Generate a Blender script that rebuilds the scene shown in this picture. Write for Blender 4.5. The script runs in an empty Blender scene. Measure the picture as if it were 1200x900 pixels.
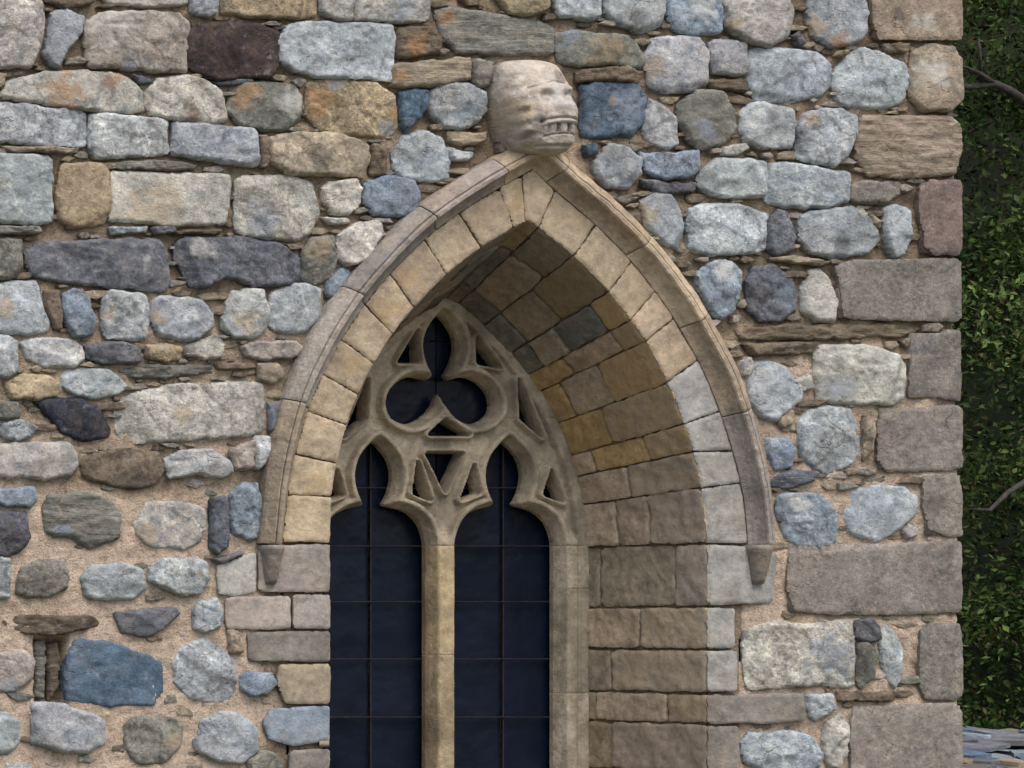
import bpy, math, random
import numpy as np
from mathutils import Vector
random.seed(7); rng = np.random.default_rng(7)
R = math.radians

# ------------------------------------------------------------------ camera, world, sun, exposure
S = 0.004                      # metres per photo pixel on the wall face (plane Y = 0)
VPX, VPY, CD = -1592.0, 740.0, 16.0   # foot of the viewing axis on the wall (photo px), camera distance
ZC = 3.0                       # height of the photo centre on the wall
def wx(x): return (x-600.0)*S
def wz(y): return ZC-(y-450.0)*S
scene = bpy.context.scene
cam_d = bpy.data.cameras.new('camera'); cam = bpy.data.objects.new('camera', cam_d)
scene.collection.objects.link(cam); scene.camera = cam
cam.location = (wx(VPX), -CD, wz(VPY)); cam.rotation_euler = (R(90), 0, 0)
cam_d.sensor_width = 36; cam_d.lens = 36*CD/(1200*S)
cam_d.shift_x = (600-VPX)/1200; cam_d.shift_y = (VPY-450)/1200
cam_d.clip_end = 500
SUN_EL, SUN_AZ = 58, 174       # azimuth clockwise from +Y: in front of the wall
w = bpy.data.worlds.new('World'); scene.world = w; w.use_nodes = True
nt = w.node_tree; bg = nt.nodes['Background']
sky = nt.nodes.new('ShaderNodeTexSky'); sky.sky_type = 'NISHITA'; sky.sun_disc = False
sky.sun_elevation = R(SUN_EL); sky.sun_rotation = R(SUN_AZ); sky.air_density = 1.0; sky.dust_density = 4.0; sky.ozone_density = 1.0
nt.links.new(sky.outputs[0], bg.inputs[0]); bg.inputs[1].default_value = 0.14
sun_d = bpy.data.lights.new('sun', 'SUN'); sun_d.energy = 1.05; sun_d.angle = R(45); sun_d.color = (1, .97, .93)
sun = bpy.data.objects.new('sun', sun_d); scene.collection.objects.link(sun); sun.location = (-3, -8, 12)
sd_ = Vector((math.sin(R(SUN_AZ))*math.cos(R(SUN_EL)), math.cos(R(SUN_AZ))*math.cos(R(SUN_EL)), math.sin(R(SUN_EL))))
sun.rotation_euler = (-sd_).to_track_quat('-Z', 'Y').to_euler()
scene.view_settings.view_transform = 'Standard'; scene.view_settings.look = 'None'
scene.view_settings.exposure = 0.58; scene.view_settings.gamma = 1
scene.render.engine = 'CYCLES'; scene.cycles.max_bounces = 6; scene.cycles.diffuse_bounces = 3

# ------------------------------------------------------------------ helpers
C = scene.collection
def lin(c): return tuple(((v/255)/12.92 if v/255 <= .04045 else ((v/255+.055)/1.055)**2.4) for v in c)
def hsh(ix, iy, s):
    n = (ix.astype(np.int64)*374761393 + iy.astype(np.int64)*668265263 + int(s)*1442695041) & 0xffffffff
    n = ((n ^ (n >> 13))*1274126177) & 0xffffffff
    n = ((n ^ (n >> 15))*2246822519) & 0xffffffff
    return ((n ^ (n >> 16)) & 0xffffff)/float(0xffffff)
def vnoise(x, y, s=0):
    ix = np.floor(x); iy = np.floor(y); fx = x-ix; fy = y-iy
    fx = fx*fx*fx*(fx*(fx*6-15)+10); fy = fy*fy*fy*(fy*(fy*6-15)+10)
    a = hsh(ix, iy, s); b = hsh(ix+1, iy, s); c = hsh(ix, iy+1, s); d = hsh(ix+1, iy+1, s)
    return (a+(b-a)*fx)*(1-fy)+(c+(d-c)*fx)*fy - .5
def fbm(x, y, s=0, o=4, g=.5):
    t = 0; a = 1.0; k = 1.0
    for i in range(o):
        t = t+a*vnoise(x*k+17.3*i, y*k-9.1*i, s+i*31); a *= g; k *= 2.03
    return t
def sdist(P, polys):
    """signed distance to a set of closed polygons (even-odd inside positive) and nearest boundary points"""
    A = np.concatenate([p for p in polys]); B = np.concatenate([np.roll(p, -1, 0) for p in polys])
    D = B-A; L2 = np.maximum((D*D).sum(1), 1e-9)
    n = len(P); dist = np.empty(n); near = np.empty((n, 2)); ins = np.empty(n, bool)
    if n*len(A) > 8e6: return sdist_big(P, A, B, D, L2)
    ch = max(1, int(2.5e6/len(A)))
    for i in range(0, n, ch):
        p = P[i:i+ch, None, :]; q = p-A[None]
        t = np.clip((q*D[None]).sum(2)/L2[None], 0, 1)
        N = A[None]+t[..., None]*D[None]; dd = ((p-N)**2).sum(2); k = dd.argmin(1); r_ = np.arange(len(k))
        dist[i:i+ch] = np.sqrt(dd[r_, k]); near[i:i+ch] = N[r_, k]
        px = P[i:i+ch, 0][:, None]; py = P[i:i+ch, 1][:, None]
        ya = A[None, :, 1]; yb = B[None, :, 1]
        cr = ((ya > py) != (yb > py))
        xi = A[None, :, 0]+(py-ya)*D[None, :, 0]/np.where(np.abs(D[None, :, 1]) < 1e-12, 1e-12, D[None, :, 1])
        ins[i:i+ch] = ((cr & (px < xi)).sum(1) % 2) == 1
    return np.where(ins, dist, -dist), near
def sdist_big(P, A, B, D, L2, reach=32.):
    """the same for many points: tiles for the distance (exact within reach), one scan line per row for the inside test"""
    n = len(P); dist = np.full(n, reach); near = P.copy(); ins = np.zeros(n, bool); T_ = 26.
    lo = np.minimum(A, B); hi = np.maximum(A, B)
    key = (np.floor(P[:, 0]/T_)+5000).astype(np.int64)*100000+(np.floor(P[:, 1]/T_)+5000).astype(np.int64)
    order = np.argsort(key, kind='stable'); ks = key[order]; cut = np.nonzero(np.diff(ks))[0]+1
    for idx in np.split(order, cut):
        p = P[idx]; a0 = p.min(0)-reach; a1 = p.max(0)+reach
        k = np.nonzero((lo[:, 0] < a1[0]) & (hi[:, 0] > a0[0]) & (lo[:, 1] < a1[1]) & (hi[:, 1] > a0[1]))[0]
        if not len(k): continue
        q = p[:, None]-A[None, k]; t = np.clip((q*D[None, k]).sum(2)/L2[None, k], 0, 1)
        N = A[None, k]+t[..., None]*D[None, k]; dd = ((p[:, None]-N)**2).sum(2); j = dd.argmin(1); rr = np.arange(len(j))
        dm = np.sqrt(dd[rr, j]); m = dm < reach; dist[idx[m]] = dm[m]; near[idx[m]] = N[rr, j][m]
    ys, inv = np.unique(P[:, 1], return_inverse=True); order = np.argsort(inv, kind='stable'); cut = np.searchsorted(inv[order], np.arange(1, len(ys)))
    for yv, idx in zip(ys, np.split(order, cut)):
        c = (A[:, 1] > yv) != (B[:, 1] > yv)
        if not c.any(): continue
        xi = np.sort(A[c, 0]+(yv-A[c, 1])*D[c, 0]/D[c, 1]); ins[idx] = ((len(xi)-np.searchsorted(xi, P[idx, 0])) % 2) == 1
    return np.where(ins, dist, -dist), near
def hgrid(polys, r):
    """quad grid that fills the polygons, its rim snapped on to the outline"""
    allp = np.concatenate(polys); lo = allp.min(0)-r*1.5; hi = allp.max(0)+r*1.5
    nx = int((hi[0]-lo[0])/r)+2; ny = int((hi[1]-lo[1])/r)+2
    gx, gy = np.meshgrid(lo[0]+np.arange(nx)*r, lo[1]+np.arange(ny)*r)
    P = np.stack([gx.ravel(), gy.ravel()], 1)
    sd, near = sdist(P, polys); g = sd.reshape(ny, nx)
    keep = (g[:-1, :-1]+g[1:, :-1]+g[:-1, 1:]+g[1:, 1:]) > 0
    jj, ii = np.nonzero(keep); a = jj*nx+ii
    Q = np.stack([a, a+nx, a+nx+1, a+1], 1)
    used, inv = np.unique(Q, return_inverse=True); Q = inv.reshape(-1, 4)
    P = P[used]; sd = sd[used]; near = near[used]
    m = sd < .42*r
    P[m] = near[m]; sd = np.where(m, 0, sd)
    return P, sd, Q
def rim(Q):
    E = np.concatenate([Q[:, [0, 1]], Q[:, [1, 2]], Q[:, [2, 3]], Q[:, [3, 0]]])
    k = np.sort(E, 1); key = k[:, 0].astype(np.int64)*10000000+k[:, 1]
    u, idx, cnt = np.unique(key, return_index=True, return_counts=True)
    return E[idx[cnt == 1]]
class MB:
    def __init__(s): s.v = []; s.f = []; s.q = []; s.n = 0; s.a = []
    def add(s, V, F, att=None):
        V = np.asarray(V, float); s.v.append(V)
        if isinstance(F, np.ndarray): s.q.append(F+s.n)
        else: s.f += [tuple(int(i)+s.n for i in f) for f in F]
        s.n += len(V)
        s.a.append(np.zeros((len(V), 4)) if att is None else att)
    def grid(s, P, h, Q, fmap, skirt, att=None):
        V = fmap(P, h); e = rim(Q); b = np.unique(e); rem = -np.ones(len(P), int); rem[b] = np.arange(len(b))
        V2 = fmap(P[b], np.full(len(b), -skirt)); n = len(P); nb = len(b)
        F = np.concatenate([Q, np.stack([n+nb+rem[e[:, 1]], n+nb+rem[e[:, 0]], n+rem[e[:, 0]], n+rem[e[:, 1]]], 1)])
        A = None
        if att is not None: A = np.concatenate([att, att[b], att[b]])
        s.add(np.concatenate([V, V2, V[b]]), F, A)
    def box(s, x0, x1, y0, y1, z0, z1):
        s.add([(x, y, z) for z in (z0, z1) for y in (y0, y1) for x in (x0, x1)],
              [(0, 2, 3, 1), (4, 5, 7, 6), (0, 1, 5, 4), (2, 6, 7, 3), (0, 4, 6, 2), (1, 3, 7, 5)])
    def tube(s, pts, rad, seg=7):
        pts = [Vector(p) for p in pts]; V = []; F = []
        for i, p in enumerate(pts):
            t = (pts[min(i+1, len(pts)-1)]-pts[max(i-1, 0)]).normalized()
            u = t.cross(Vector((.3, .2, 1)) if abs(t.z) < .9 else Vector((1, 0, 0))).normalized(); v = t.cross(u)
            r_ = rad[i] if isinstance(rad, (list, tuple)) else rad
            for k in range(seg):
                a = 2*math.pi*k/seg; V.append(p+u*math.cos(a)*r_+v*math.sin(a)*r_)
        for i in range(len(pts)-1):
            for k in range(seg):
                F.append((i*seg+k, i*seg+(k+1) % seg, (i+1)*seg+(k+1) % seg, (i+1)*seg+k))
        F.append(tuple(range(seg))[::-1]); F.append(tuple((len(pts)-1)*seg+k for k in range(seg)))
        s.add(V, F)
    def build(s, name, mat, parent=None, color=None, smooth=True, stain=False):
        V = np.concatenate(s.v); c = (V.min(0)+V.max(0))/2
        if parent is None: c = np.zeros(3)
        me = bpy.data.meshes.new(name)
        q = np.concatenate(s.q) if s.q else np.zeros((0, 4), int)
        cnt = np.concatenate([np.full(len(q), 4), np.array([len(f) for f in s.f], int)]).astype(np.int32)
        li = np.concatenate([q.ravel(), np.array([i for f in s.f for i in f], int)]).astype(np.int32)
        me.vertices.add(len(V)); me.vertices.foreach_set('co', (V-c).astype(np.float32).ravel())
        me.loops.add(len(li)); me.loops.foreach_set('vertex_index', li)
        me.polygons.add(len(cnt)); me.polygons.foreach_set('loop_start', np.concatenate([[0], np.cumsum(cnt)[:-1]]).astype(np.int32))
        me.update(calc_edges=True)
        me.polygons.foreach_set('use_smooth', np.full(len(me.polygons), bool(smooth)))
        if stain:
            at = me.attributes.new('stain', 'FLOAT_COLOR', 'POINT'); at.data.foreach_set('color', np.concatenate(s.a).ravel())
        me.materials.append(mat); o = bpy.data.objects.new(name, me); C.objects.link(o); o.location = c
        if parent is not None:
            o.parent = parent; o.location = Vector(c)-wloc(parent)
        if color is not None: o.color = color
        return o
def wloc(o):
    v = Vector(o.location)
    while o.parent: o = o.parent; v += Vector(o.location)
    return v
def empty(name, loc, parent=None, **kw):
    o = bpy.data.objects.new(name, None); C.objects.link(o); o.location = loc; o.empty_display_size = .2
    if parent is not None: o.parent = parent; o.location = Vector(loc)-wloc(parent)
    for k, v in kw.items(): o[k] = v
    return o
def chaikin(p, n=1, k=.25, closed=True):
    p = np.asarray(p, float)
    for _ in range(n):
        q = np.roll(p, -1, 0)
        p = np.stack([p*(1-k)+q*k, p*k+q*(1-k)], 1).reshape(-1, 2)
    return p
def dense(p, step, closed=True):
    p = np.asarray(p, float); out = []
    n = len(p) if closed else len(p)-1
    for i in range(n):
        a = p[i]; b = p[(i+1) % len(p)]; m = max(1, int(np.hypot(*(b-a))/step+.5))
        out += [a+(b-a)*k/m for k in range(m)]
    if not closed: out.append(p[-1])
    return np.array(out)
def catmull(p, per=6, closed=False):
    p = [np.array(q, float) for q in p]; out = []; n = len(p)
    for i in range(n if closed else n-1):
        g = lambda k: p[k % n] if closed else p[min(max(k, 0), n-1)]
        a, b, c, d = g(i-1), g(i), g(i+1), g(i+2)
        for k in range(per):
            t = k/per
            out.append(.5*((2*b)+(c-a)*t+(2*a-5*b+4*c-d)*t*t+(3*b-a-3*c+d)*t**3))
    if not closed: out.append(p[-1])
    return np.array(out)
def front(Y0):
    return lambda P, h: np.stack([(P[:, 0]-600)*S, Y0-h, ZC-(P[:, 1]-450)*S], 1)
def at(x, y, Y):      # photo pixel -> wall-plane pixel units for a point that lies at depth Y
    k = (CD+Y)/CD; return (VPX+(x-VPX)*k, VPY+(y-VPY)*k)

# ------------------------------------------------------------------ materials
def mat(name):
    m = bpy.data.materials.new(name); m.use_nodes = True; nt = m.node_tree
    return m, nt, nt.nodes['Principled BSDF']
class NT:
    def __init__(s, nt): s.t = nt
    def n(s, ty, ins=None, **kw):
        x = s.t.nodes.new('ShaderNode'+ty)
        for k, v in kw.items(): setattr(x, k, v)
        for k, v in (ins or {}).items():
            if isinstance(v, bpy.types.NodeSocket): s.t.links.new(v, x.inputs[k])
            else: x.inputs[k].default_value = v
        return x
    def mix(s, f, a, b, bt='MIX'):
        x = s.n('Mix', data_type='RGBA', blend_type=bt)
        for i, v in ((0, f), (6, a), (7, b)):
            if isinstance(v, bpy.types.NodeSocket): s.t.links.new(v, x.inputs[i])
            else: x.inputs[i].default_value = v if i == 0 or len(v) == 4 else (*v, 1)
        return x.outputs[2]
    def ramp(s, f, *st):
        x = s.n('ValToRGB', {0: f}); e = x.color_ramp.elements
        while len(e) < len(st): e.new(.5)
        for k, (p, c) in enumerate(st):
            e[k].position = p; e[k].color = (c, c, c, 1) if not isinstance(c, tuple) else (*c, 1)
        return x.outputs[0]
    def math(s, op, a, b=0.0, c=0.0):
        return s.n('Math', {0: a, 1: b, 2: c}, operation=op).outputs[0]
def coords(t, sc=(1, 1, 1), off=True):
    g = t.n('NewGeometry').outputs['Position']
    if off:
        oi = t.n('ObjectInfo').outputs['Random']
        g = t.n('VectorMath', {0: g, 1: t.n('CombineXYZ', {0: t.math('MULTIPLY', oi, 37.), 1: t.math('MULTIPLY', oi, 91.), 2: t.math('MULTIPLY', oi, 53.)}).outputs[0]}, operation='ADD').outputs[0]
    if sc != (1, 1, 1): g = t.n('VectorMath', {0: g, 1: sc}, operation='MULTIPLY').outputs[0]
    return g
def stone_mat(name, speck=1.0, bump=.55, layered=False, warm=(.36, .28, .19), warmth=.35, tool=0, cracks=.7, mottle=.8, veins=0.):
    m, nt, p = mat(name); t = NT(nt)
    g = coords(t, (.75, .75, 1.7) if layered else (1, 1, 1)); g1 = coords(t)
    oi = t.n('ObjectInfo').outputs['Color']
    rn = t.n('ObjectInfo').outputs['Random']
    ra = t.math('FRACT', t.math('MULTIPLY', rn, 7.13)); rb = t.math('FRACT', t.math('MULTIPLY', rn, 13.77)); rc = t.math('FRACT', t.math('MULTIPLY', rn, 29.31))
    big = t.n('TexNoise', {'Vector': g, 'Scale': 5., 'Detail': 5., 'Roughness': .6, 'Distortion': .6}).outputs[0]
    mid = t.n('TexNoise', {'Vector': g, 'Scale': 22., 'Detail': 6., 'Roughness': .65}).outputs[0]
    fin = t.n('TexNoise', {'Vector': g1, 'Scale': t.math('MULTIPLY_ADD', ra, 80., 40.), 'Detail': 3., 'Roughness': .75}).outputs[0]
    vor = t.n('TexVoronoi', {'Vector': g1, 'Scale': 120.}).outputs['Color']
    col = t.mix(1, oi, t.ramp(big, (.28, .68), (.5, 1.), (.74, 1.28)), 'MULTIPLY')
    col = t.mix(1, col, t.ramp(mid, (.3, .7), (.5, 1.), (.72, 1.22)), 'MULTIPLY')
    st = t.n('TexNoise', {'Vector': g1, 'Scale': 3.3, 'Detail': 4., 'Roughness': .7, 'Distortion': 1.2}).outputs[0]
    tone = t.mix(.55, col, warm)
    col = t.mix(t.math('MULTIPLY', t.ramp(st, (.48, 0.), (.72, 1.)), warmth), col, tone)
    mot = t.n('TexNoise', {'Vector': g, 'Scale': t.math('MULTIPLY_ADD', rb, 18., 7.), 'Detail': 5., 'Roughness': .7, 'Distortion': t.math('MULTIPLY', rc, 2.)}).outputs[0]
    col = t.mix(t.math('MULTIPLY', t.ramp(mot, (.47, 0.), (.66, 1.)), t.math('MULTIPLY_ADD', ra, 1.1*mottle, .25*mottle)), col, t.mix(1, col, (.55, .61, .67), 'MULTIPLY'))
    col = t.mix(t.math('MULTIPLY', t.ramp(mot, (.34, 1.), (.5, 0.)), t.math('MULTIPLY_ADD', rb, 1.1*mottle, .25*mottle)), col, t.mix(1, col, (1.28, 1.24, 1.16), 'MULTIPLY'))
    # crystals and mica flecks
    f1 = t.ramp(fin, (.30, .32), (.45, 1.), (.58, 1.), (.72, 1.7))
    col = t.mix(t.math('MULTIPLY_ADD', rc, .8*speck, .2*speck), col, t.mix(1, col, f1, 'MULTIPLY'))
    f2 = t.ramp(t.n('SeparateColor', {0: vor}).outputs[0], (.0, .55), (.12, 1.), (.88, 1.), (1., 1.5))
    col = t.mix(.6*speck, col, t.mix(1, col, f2, 'MULTIPLY'))
    vw = t.n('TexWave', {'Vector': g1, 'Scale': 3.2, 'Distortion': 9., 'Detail': 3., 'Detail Scale': 1.6}, bands_direction='DIAGONAL').outputs['Fac']
    vein = t.math('MULTIPLY', t.ramp(vw, (.90, 0.), (.99, 1.)), t.math('GREATER_THAN', rb, .62))
    col = t.mix(t.math('MULTIPLY', vein, .7*veins), col, t.mix(1, col, (1.55, 1.52, 1.45), 'MULTIPLY'))
    dk = t.math('MULTIPLY', t.ramp(vw, (.03, 1.), (.14, 0.)), t.math('GREATER_THAN', rc, .55))
    col = t.mix(t.math('MULTIPLY', dk, .6*veins), col, t.mix(1, col, (.4, .38, .36), 'MULTIPLY'))
    # pale lichen
    li = t.n('TexNoise', {'Vector': g1, 'Scale': 13., 'Detail': 5., 'Roughness': .75}).outputs[0]
    col = t.mix(t.math('MULTIPLY', t.ramp(li, (.58, 0.), (.68, 1.)), .28), col, (.5, .5, .47))
    a = t.n('Attribute', attribute_name='stain')
    wob = t.math('MULTIPLY', a.outputs['Alpha'], t.ramp(mid, (.3, .45), (.62, 1.)))
    col = t.mix(wob, col, t.mix(.35, a.outputs['Color'], t.mix(1, a.outputs['Color'], f1, 'MULTIPLY')))
    # thin dark cracks
    ck = t.n('TexVoronoi', {'Vector': t.n('VectorMath', {0: g1, 1: t.n('VectorMath', {0: t.n('TexNoise', {'Vector': g1, 'Scale': 9., 'Detail': 4.}).outputs[1], 1: (.16, .16, .16)}, operation='MULTIPLY').outputs[0]}, operation='ADD').outputs[0], 'Scale': 6.5}, feature='DISTANCE_TO_EDGE').outputs[0]
    crk = t.math('MULTIPLY', t.ramp(ck, (.0, cracks), (.018, 0.)), t.ramp(st, (.5, 0.), (.6, 1.)))
    col = t.mix(t.math('MULTIPLY', crk, .45), col, (.04, .035, .03))
    nt.links.new(col, p.inputs['Base Color'])
    p.inputs['Roughness'].default_value = .88; p.inputs['Specular IOR Level'].default_value = .25
    h = t.math('ADD', t.math('MULTIPLY', mid, 1.), t.math('MULTIPLY', fin, .35))
    h = t.math('ADD', h, t.math('MULTIPLY', crk, -.6))
    if layered:
        lay = t.n('TexNoise', {'Vector': coords(t, (1.2, 1.2, 16)), 'Scale': 4., 'Detail': 5., 'Distortion': .4}).outputs[0]
        h = t.math('ADD', h, t.math('MULTIPLY', lay, .5))
    if tool:
        lay = t.n('TexNoise', {'Vector': coords(t, (9, 9, 1.6)), 'Scale': 8., 'Detail': 3.}).outputs[0]
        h = t.math('ADD', h, t.math('MULTIPLY', lay, tool))
    b = t.n('Bump', {'Height': h, 'Strength': bump, 'Distance': .02})
    nt.links.new(b.outputs[0], p.inputs['Normal'])
    return m
M_rub = stone_mat('rubble_granite', 1., .62, veins=.8)
M_lay = stone_mat('layered_schist', .6, .7, layered=True)
M_dre = stone_mat('dressed_sandstone', .45, .4, warmth=.45, warm=(.42, .31, .19), cracks=.25, mottle=.35)
M_quo = stone_mat('tooled_quoin', .9, .6, warmth=.25, tool=.5)
M_tra = stone_mat('carved_limestone', .4, .5, warmth=.45, warm=(.36, .26, .14), cracks=.2, mottle=.4)
M_sla = stone_mat('slate', .5, .4, layered=True)
def mortar_mat():
    m, nt, p = mat('sandy_lime_mortar'); t = NT(nt); g = coords(t, off=False)
    big = t.n('TexNoise', {'Vector': g, 'Scale': 2.2, 'Detail': 5., 'Roughness': .65}).outputs[0]
    mid = t.n('TexNoise', {'Vector': g, 'Scale': 30., 'Detail': 6., 'Roughness': .7}).outputs[0]
    fin = t.n('TexNoise', {'Vector': g, 'Scale': 120., 'Detail': 3., 'Roughness': .7}).outputs[0]
    a = t.n('Attribute', attribute_name='stain')
    old = t.mix(t.ramp(big, (.35, 0.), (.65, 1.)), (.24, .187, .131), (.35, .272, .19))
    new = t.mix(t.ramp(big, (.35, 0.), (.65, 1.)), (.54, .425, .32), (.62, .495, .385))
    col = t.mix(a.outputs['Alpha'], old, new)
    col = t.mix(1, col, t.ramp(mid, (.3, .6), (.5, 1.), (.7, 1.25)), 'MULTIPLY')
    col = t.mix(.8, col, t.mix(1, col, t.ramp(fin, (.3, .5), (.45, 1.), (.6, 1.), (.74, 1.55)), 'MULTIPLY'))
    nt.links.new(col, p.inputs['Base Color']); p.inputs['Roughness'].default_value = .95; p.inputs['Specular IOR Level'].default_value = .1
    b = t.n('Bump', {'Height': t.math('ADD', mid, t.math('MULTIPLY', fin, .5)), 'Strength': .9, 'Distance': .02})
    nt.links.new(b.outputs[0], p.inputs['Normal'])
    return m
M_mor = mortar_mat()
def glass_mat():
    m, nt, p = mat('dark_old_glass'); t = NT(nt); g = coords(t)
    n = t.n('TexNoise', {'Vector': g, 'Scale': 6., 'Detail': 4.}).outputs[0]
    rn = t.n('ObjectInfo').outputs['Random']
    col = t.mix(t.math('MULTIPLY', t.ramp(n, (.3, .2), (.7, 1.)), t.math('MULTIPLY_ADD', rn, .7, .5)), (.005, .008, .017), (.008, .013, .029))
    nt.links.new(col, p.inputs['Base Color']); p.inputs['IOR'].default_value = 1.5; p.inputs['Specular IOR Level'].default_value = .14
    nt.links.new(t.ramp(n, (.3, .16), (.7, .34)), p.inputs['Roughness'])
    b = t.n('Bump', {'Height': t.n('TexNoise', {'Vector': g, 'Scale': 9., 'Detail': 2.}).outputs[0], 'Strength': .25, 'Distance': .02})
    nt.links.new(b.outputs[0], p.inputs['Normal'])
    return m
M_gla = glass_mat()
def plain(name, c, rough=.8, var=.35, sc=20., metal=0):
    m, nt, p = mat(name); t = NT(nt); g = coords(t)
    n = t.n('TexNoise', {'Vector': g, 'Scale': sc, 'Detail': 5.}).outputs[0]
    nt.links.new(t.mix(1, (*c, 1), t.ramp(n, (.3, 1-var), (.7, 1+var)), 'MULTIPLY'), p.inputs['Base Color'])
    p.inputs['Roughness'].default_value = rough; p.inputs['Metallic'].default_value = metal
    nt.links.new(t.n('Bump', {'Height': n, 'Strength': .4, 'Distance': .02}).outputs[0], p.inputs['Normal'])
    return m
M_bar = plain('rusty_iron', (.022, .016, .026), .8)
M_bark = plain('grey_bark', (.04, .036, .03), .95, .5, 30.)
M_grass = plain('worn_grass_and_earth', (.11, .098, .06), .95, .5, 6.)
M_hill = plain('hillside_undergrowth', (.018, .024, .010), .95, .6, 3.)
def leaf_mat():
    m, nt, p = mat('dark_leaf'); t = NT(nt)
    a = t.n('Attribute', attribute_name='stain')
    nt.links.new(a.outputs['Color'], p.inputs['Base Color']); p.inputs['Roughness'].default_value = .8
    p.inputs['Specular IOR Level'].default_value = .12
    return m
M_leaf = leaf_mat()

# ------------------------------------------------------------------ colours seen on the stones (sRGB)
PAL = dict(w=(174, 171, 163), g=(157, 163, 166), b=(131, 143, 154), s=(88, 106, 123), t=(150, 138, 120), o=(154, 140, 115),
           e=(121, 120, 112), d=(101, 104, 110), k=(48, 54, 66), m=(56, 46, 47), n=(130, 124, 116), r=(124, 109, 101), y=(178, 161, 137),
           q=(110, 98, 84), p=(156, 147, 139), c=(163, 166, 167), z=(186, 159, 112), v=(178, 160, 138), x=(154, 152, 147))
def pal(k, var=.07):
    c = np.array(lin(PAL[k])); c = c*(1+random.uniform(-var, var)*1.6)*(1+np.array([random.uniform(-var, var)*.28 for _ in range(3)]))
    return (*[float(v) for v in c], 1)
STAIN = dict(rust=(112, 74, 52), orange=(164, 126, 86), tan=(160, 142, 114), blue=(126, 137, 148), pale=(188, 186, 180), dark=(66, 64, 64), yellow=(172, 150, 112))

church = empty('church_wall', (0, 0.5, 0), label='rubble stone church wall with a deep pointed two-light window and dressed corner quoins', category='wall')

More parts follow.
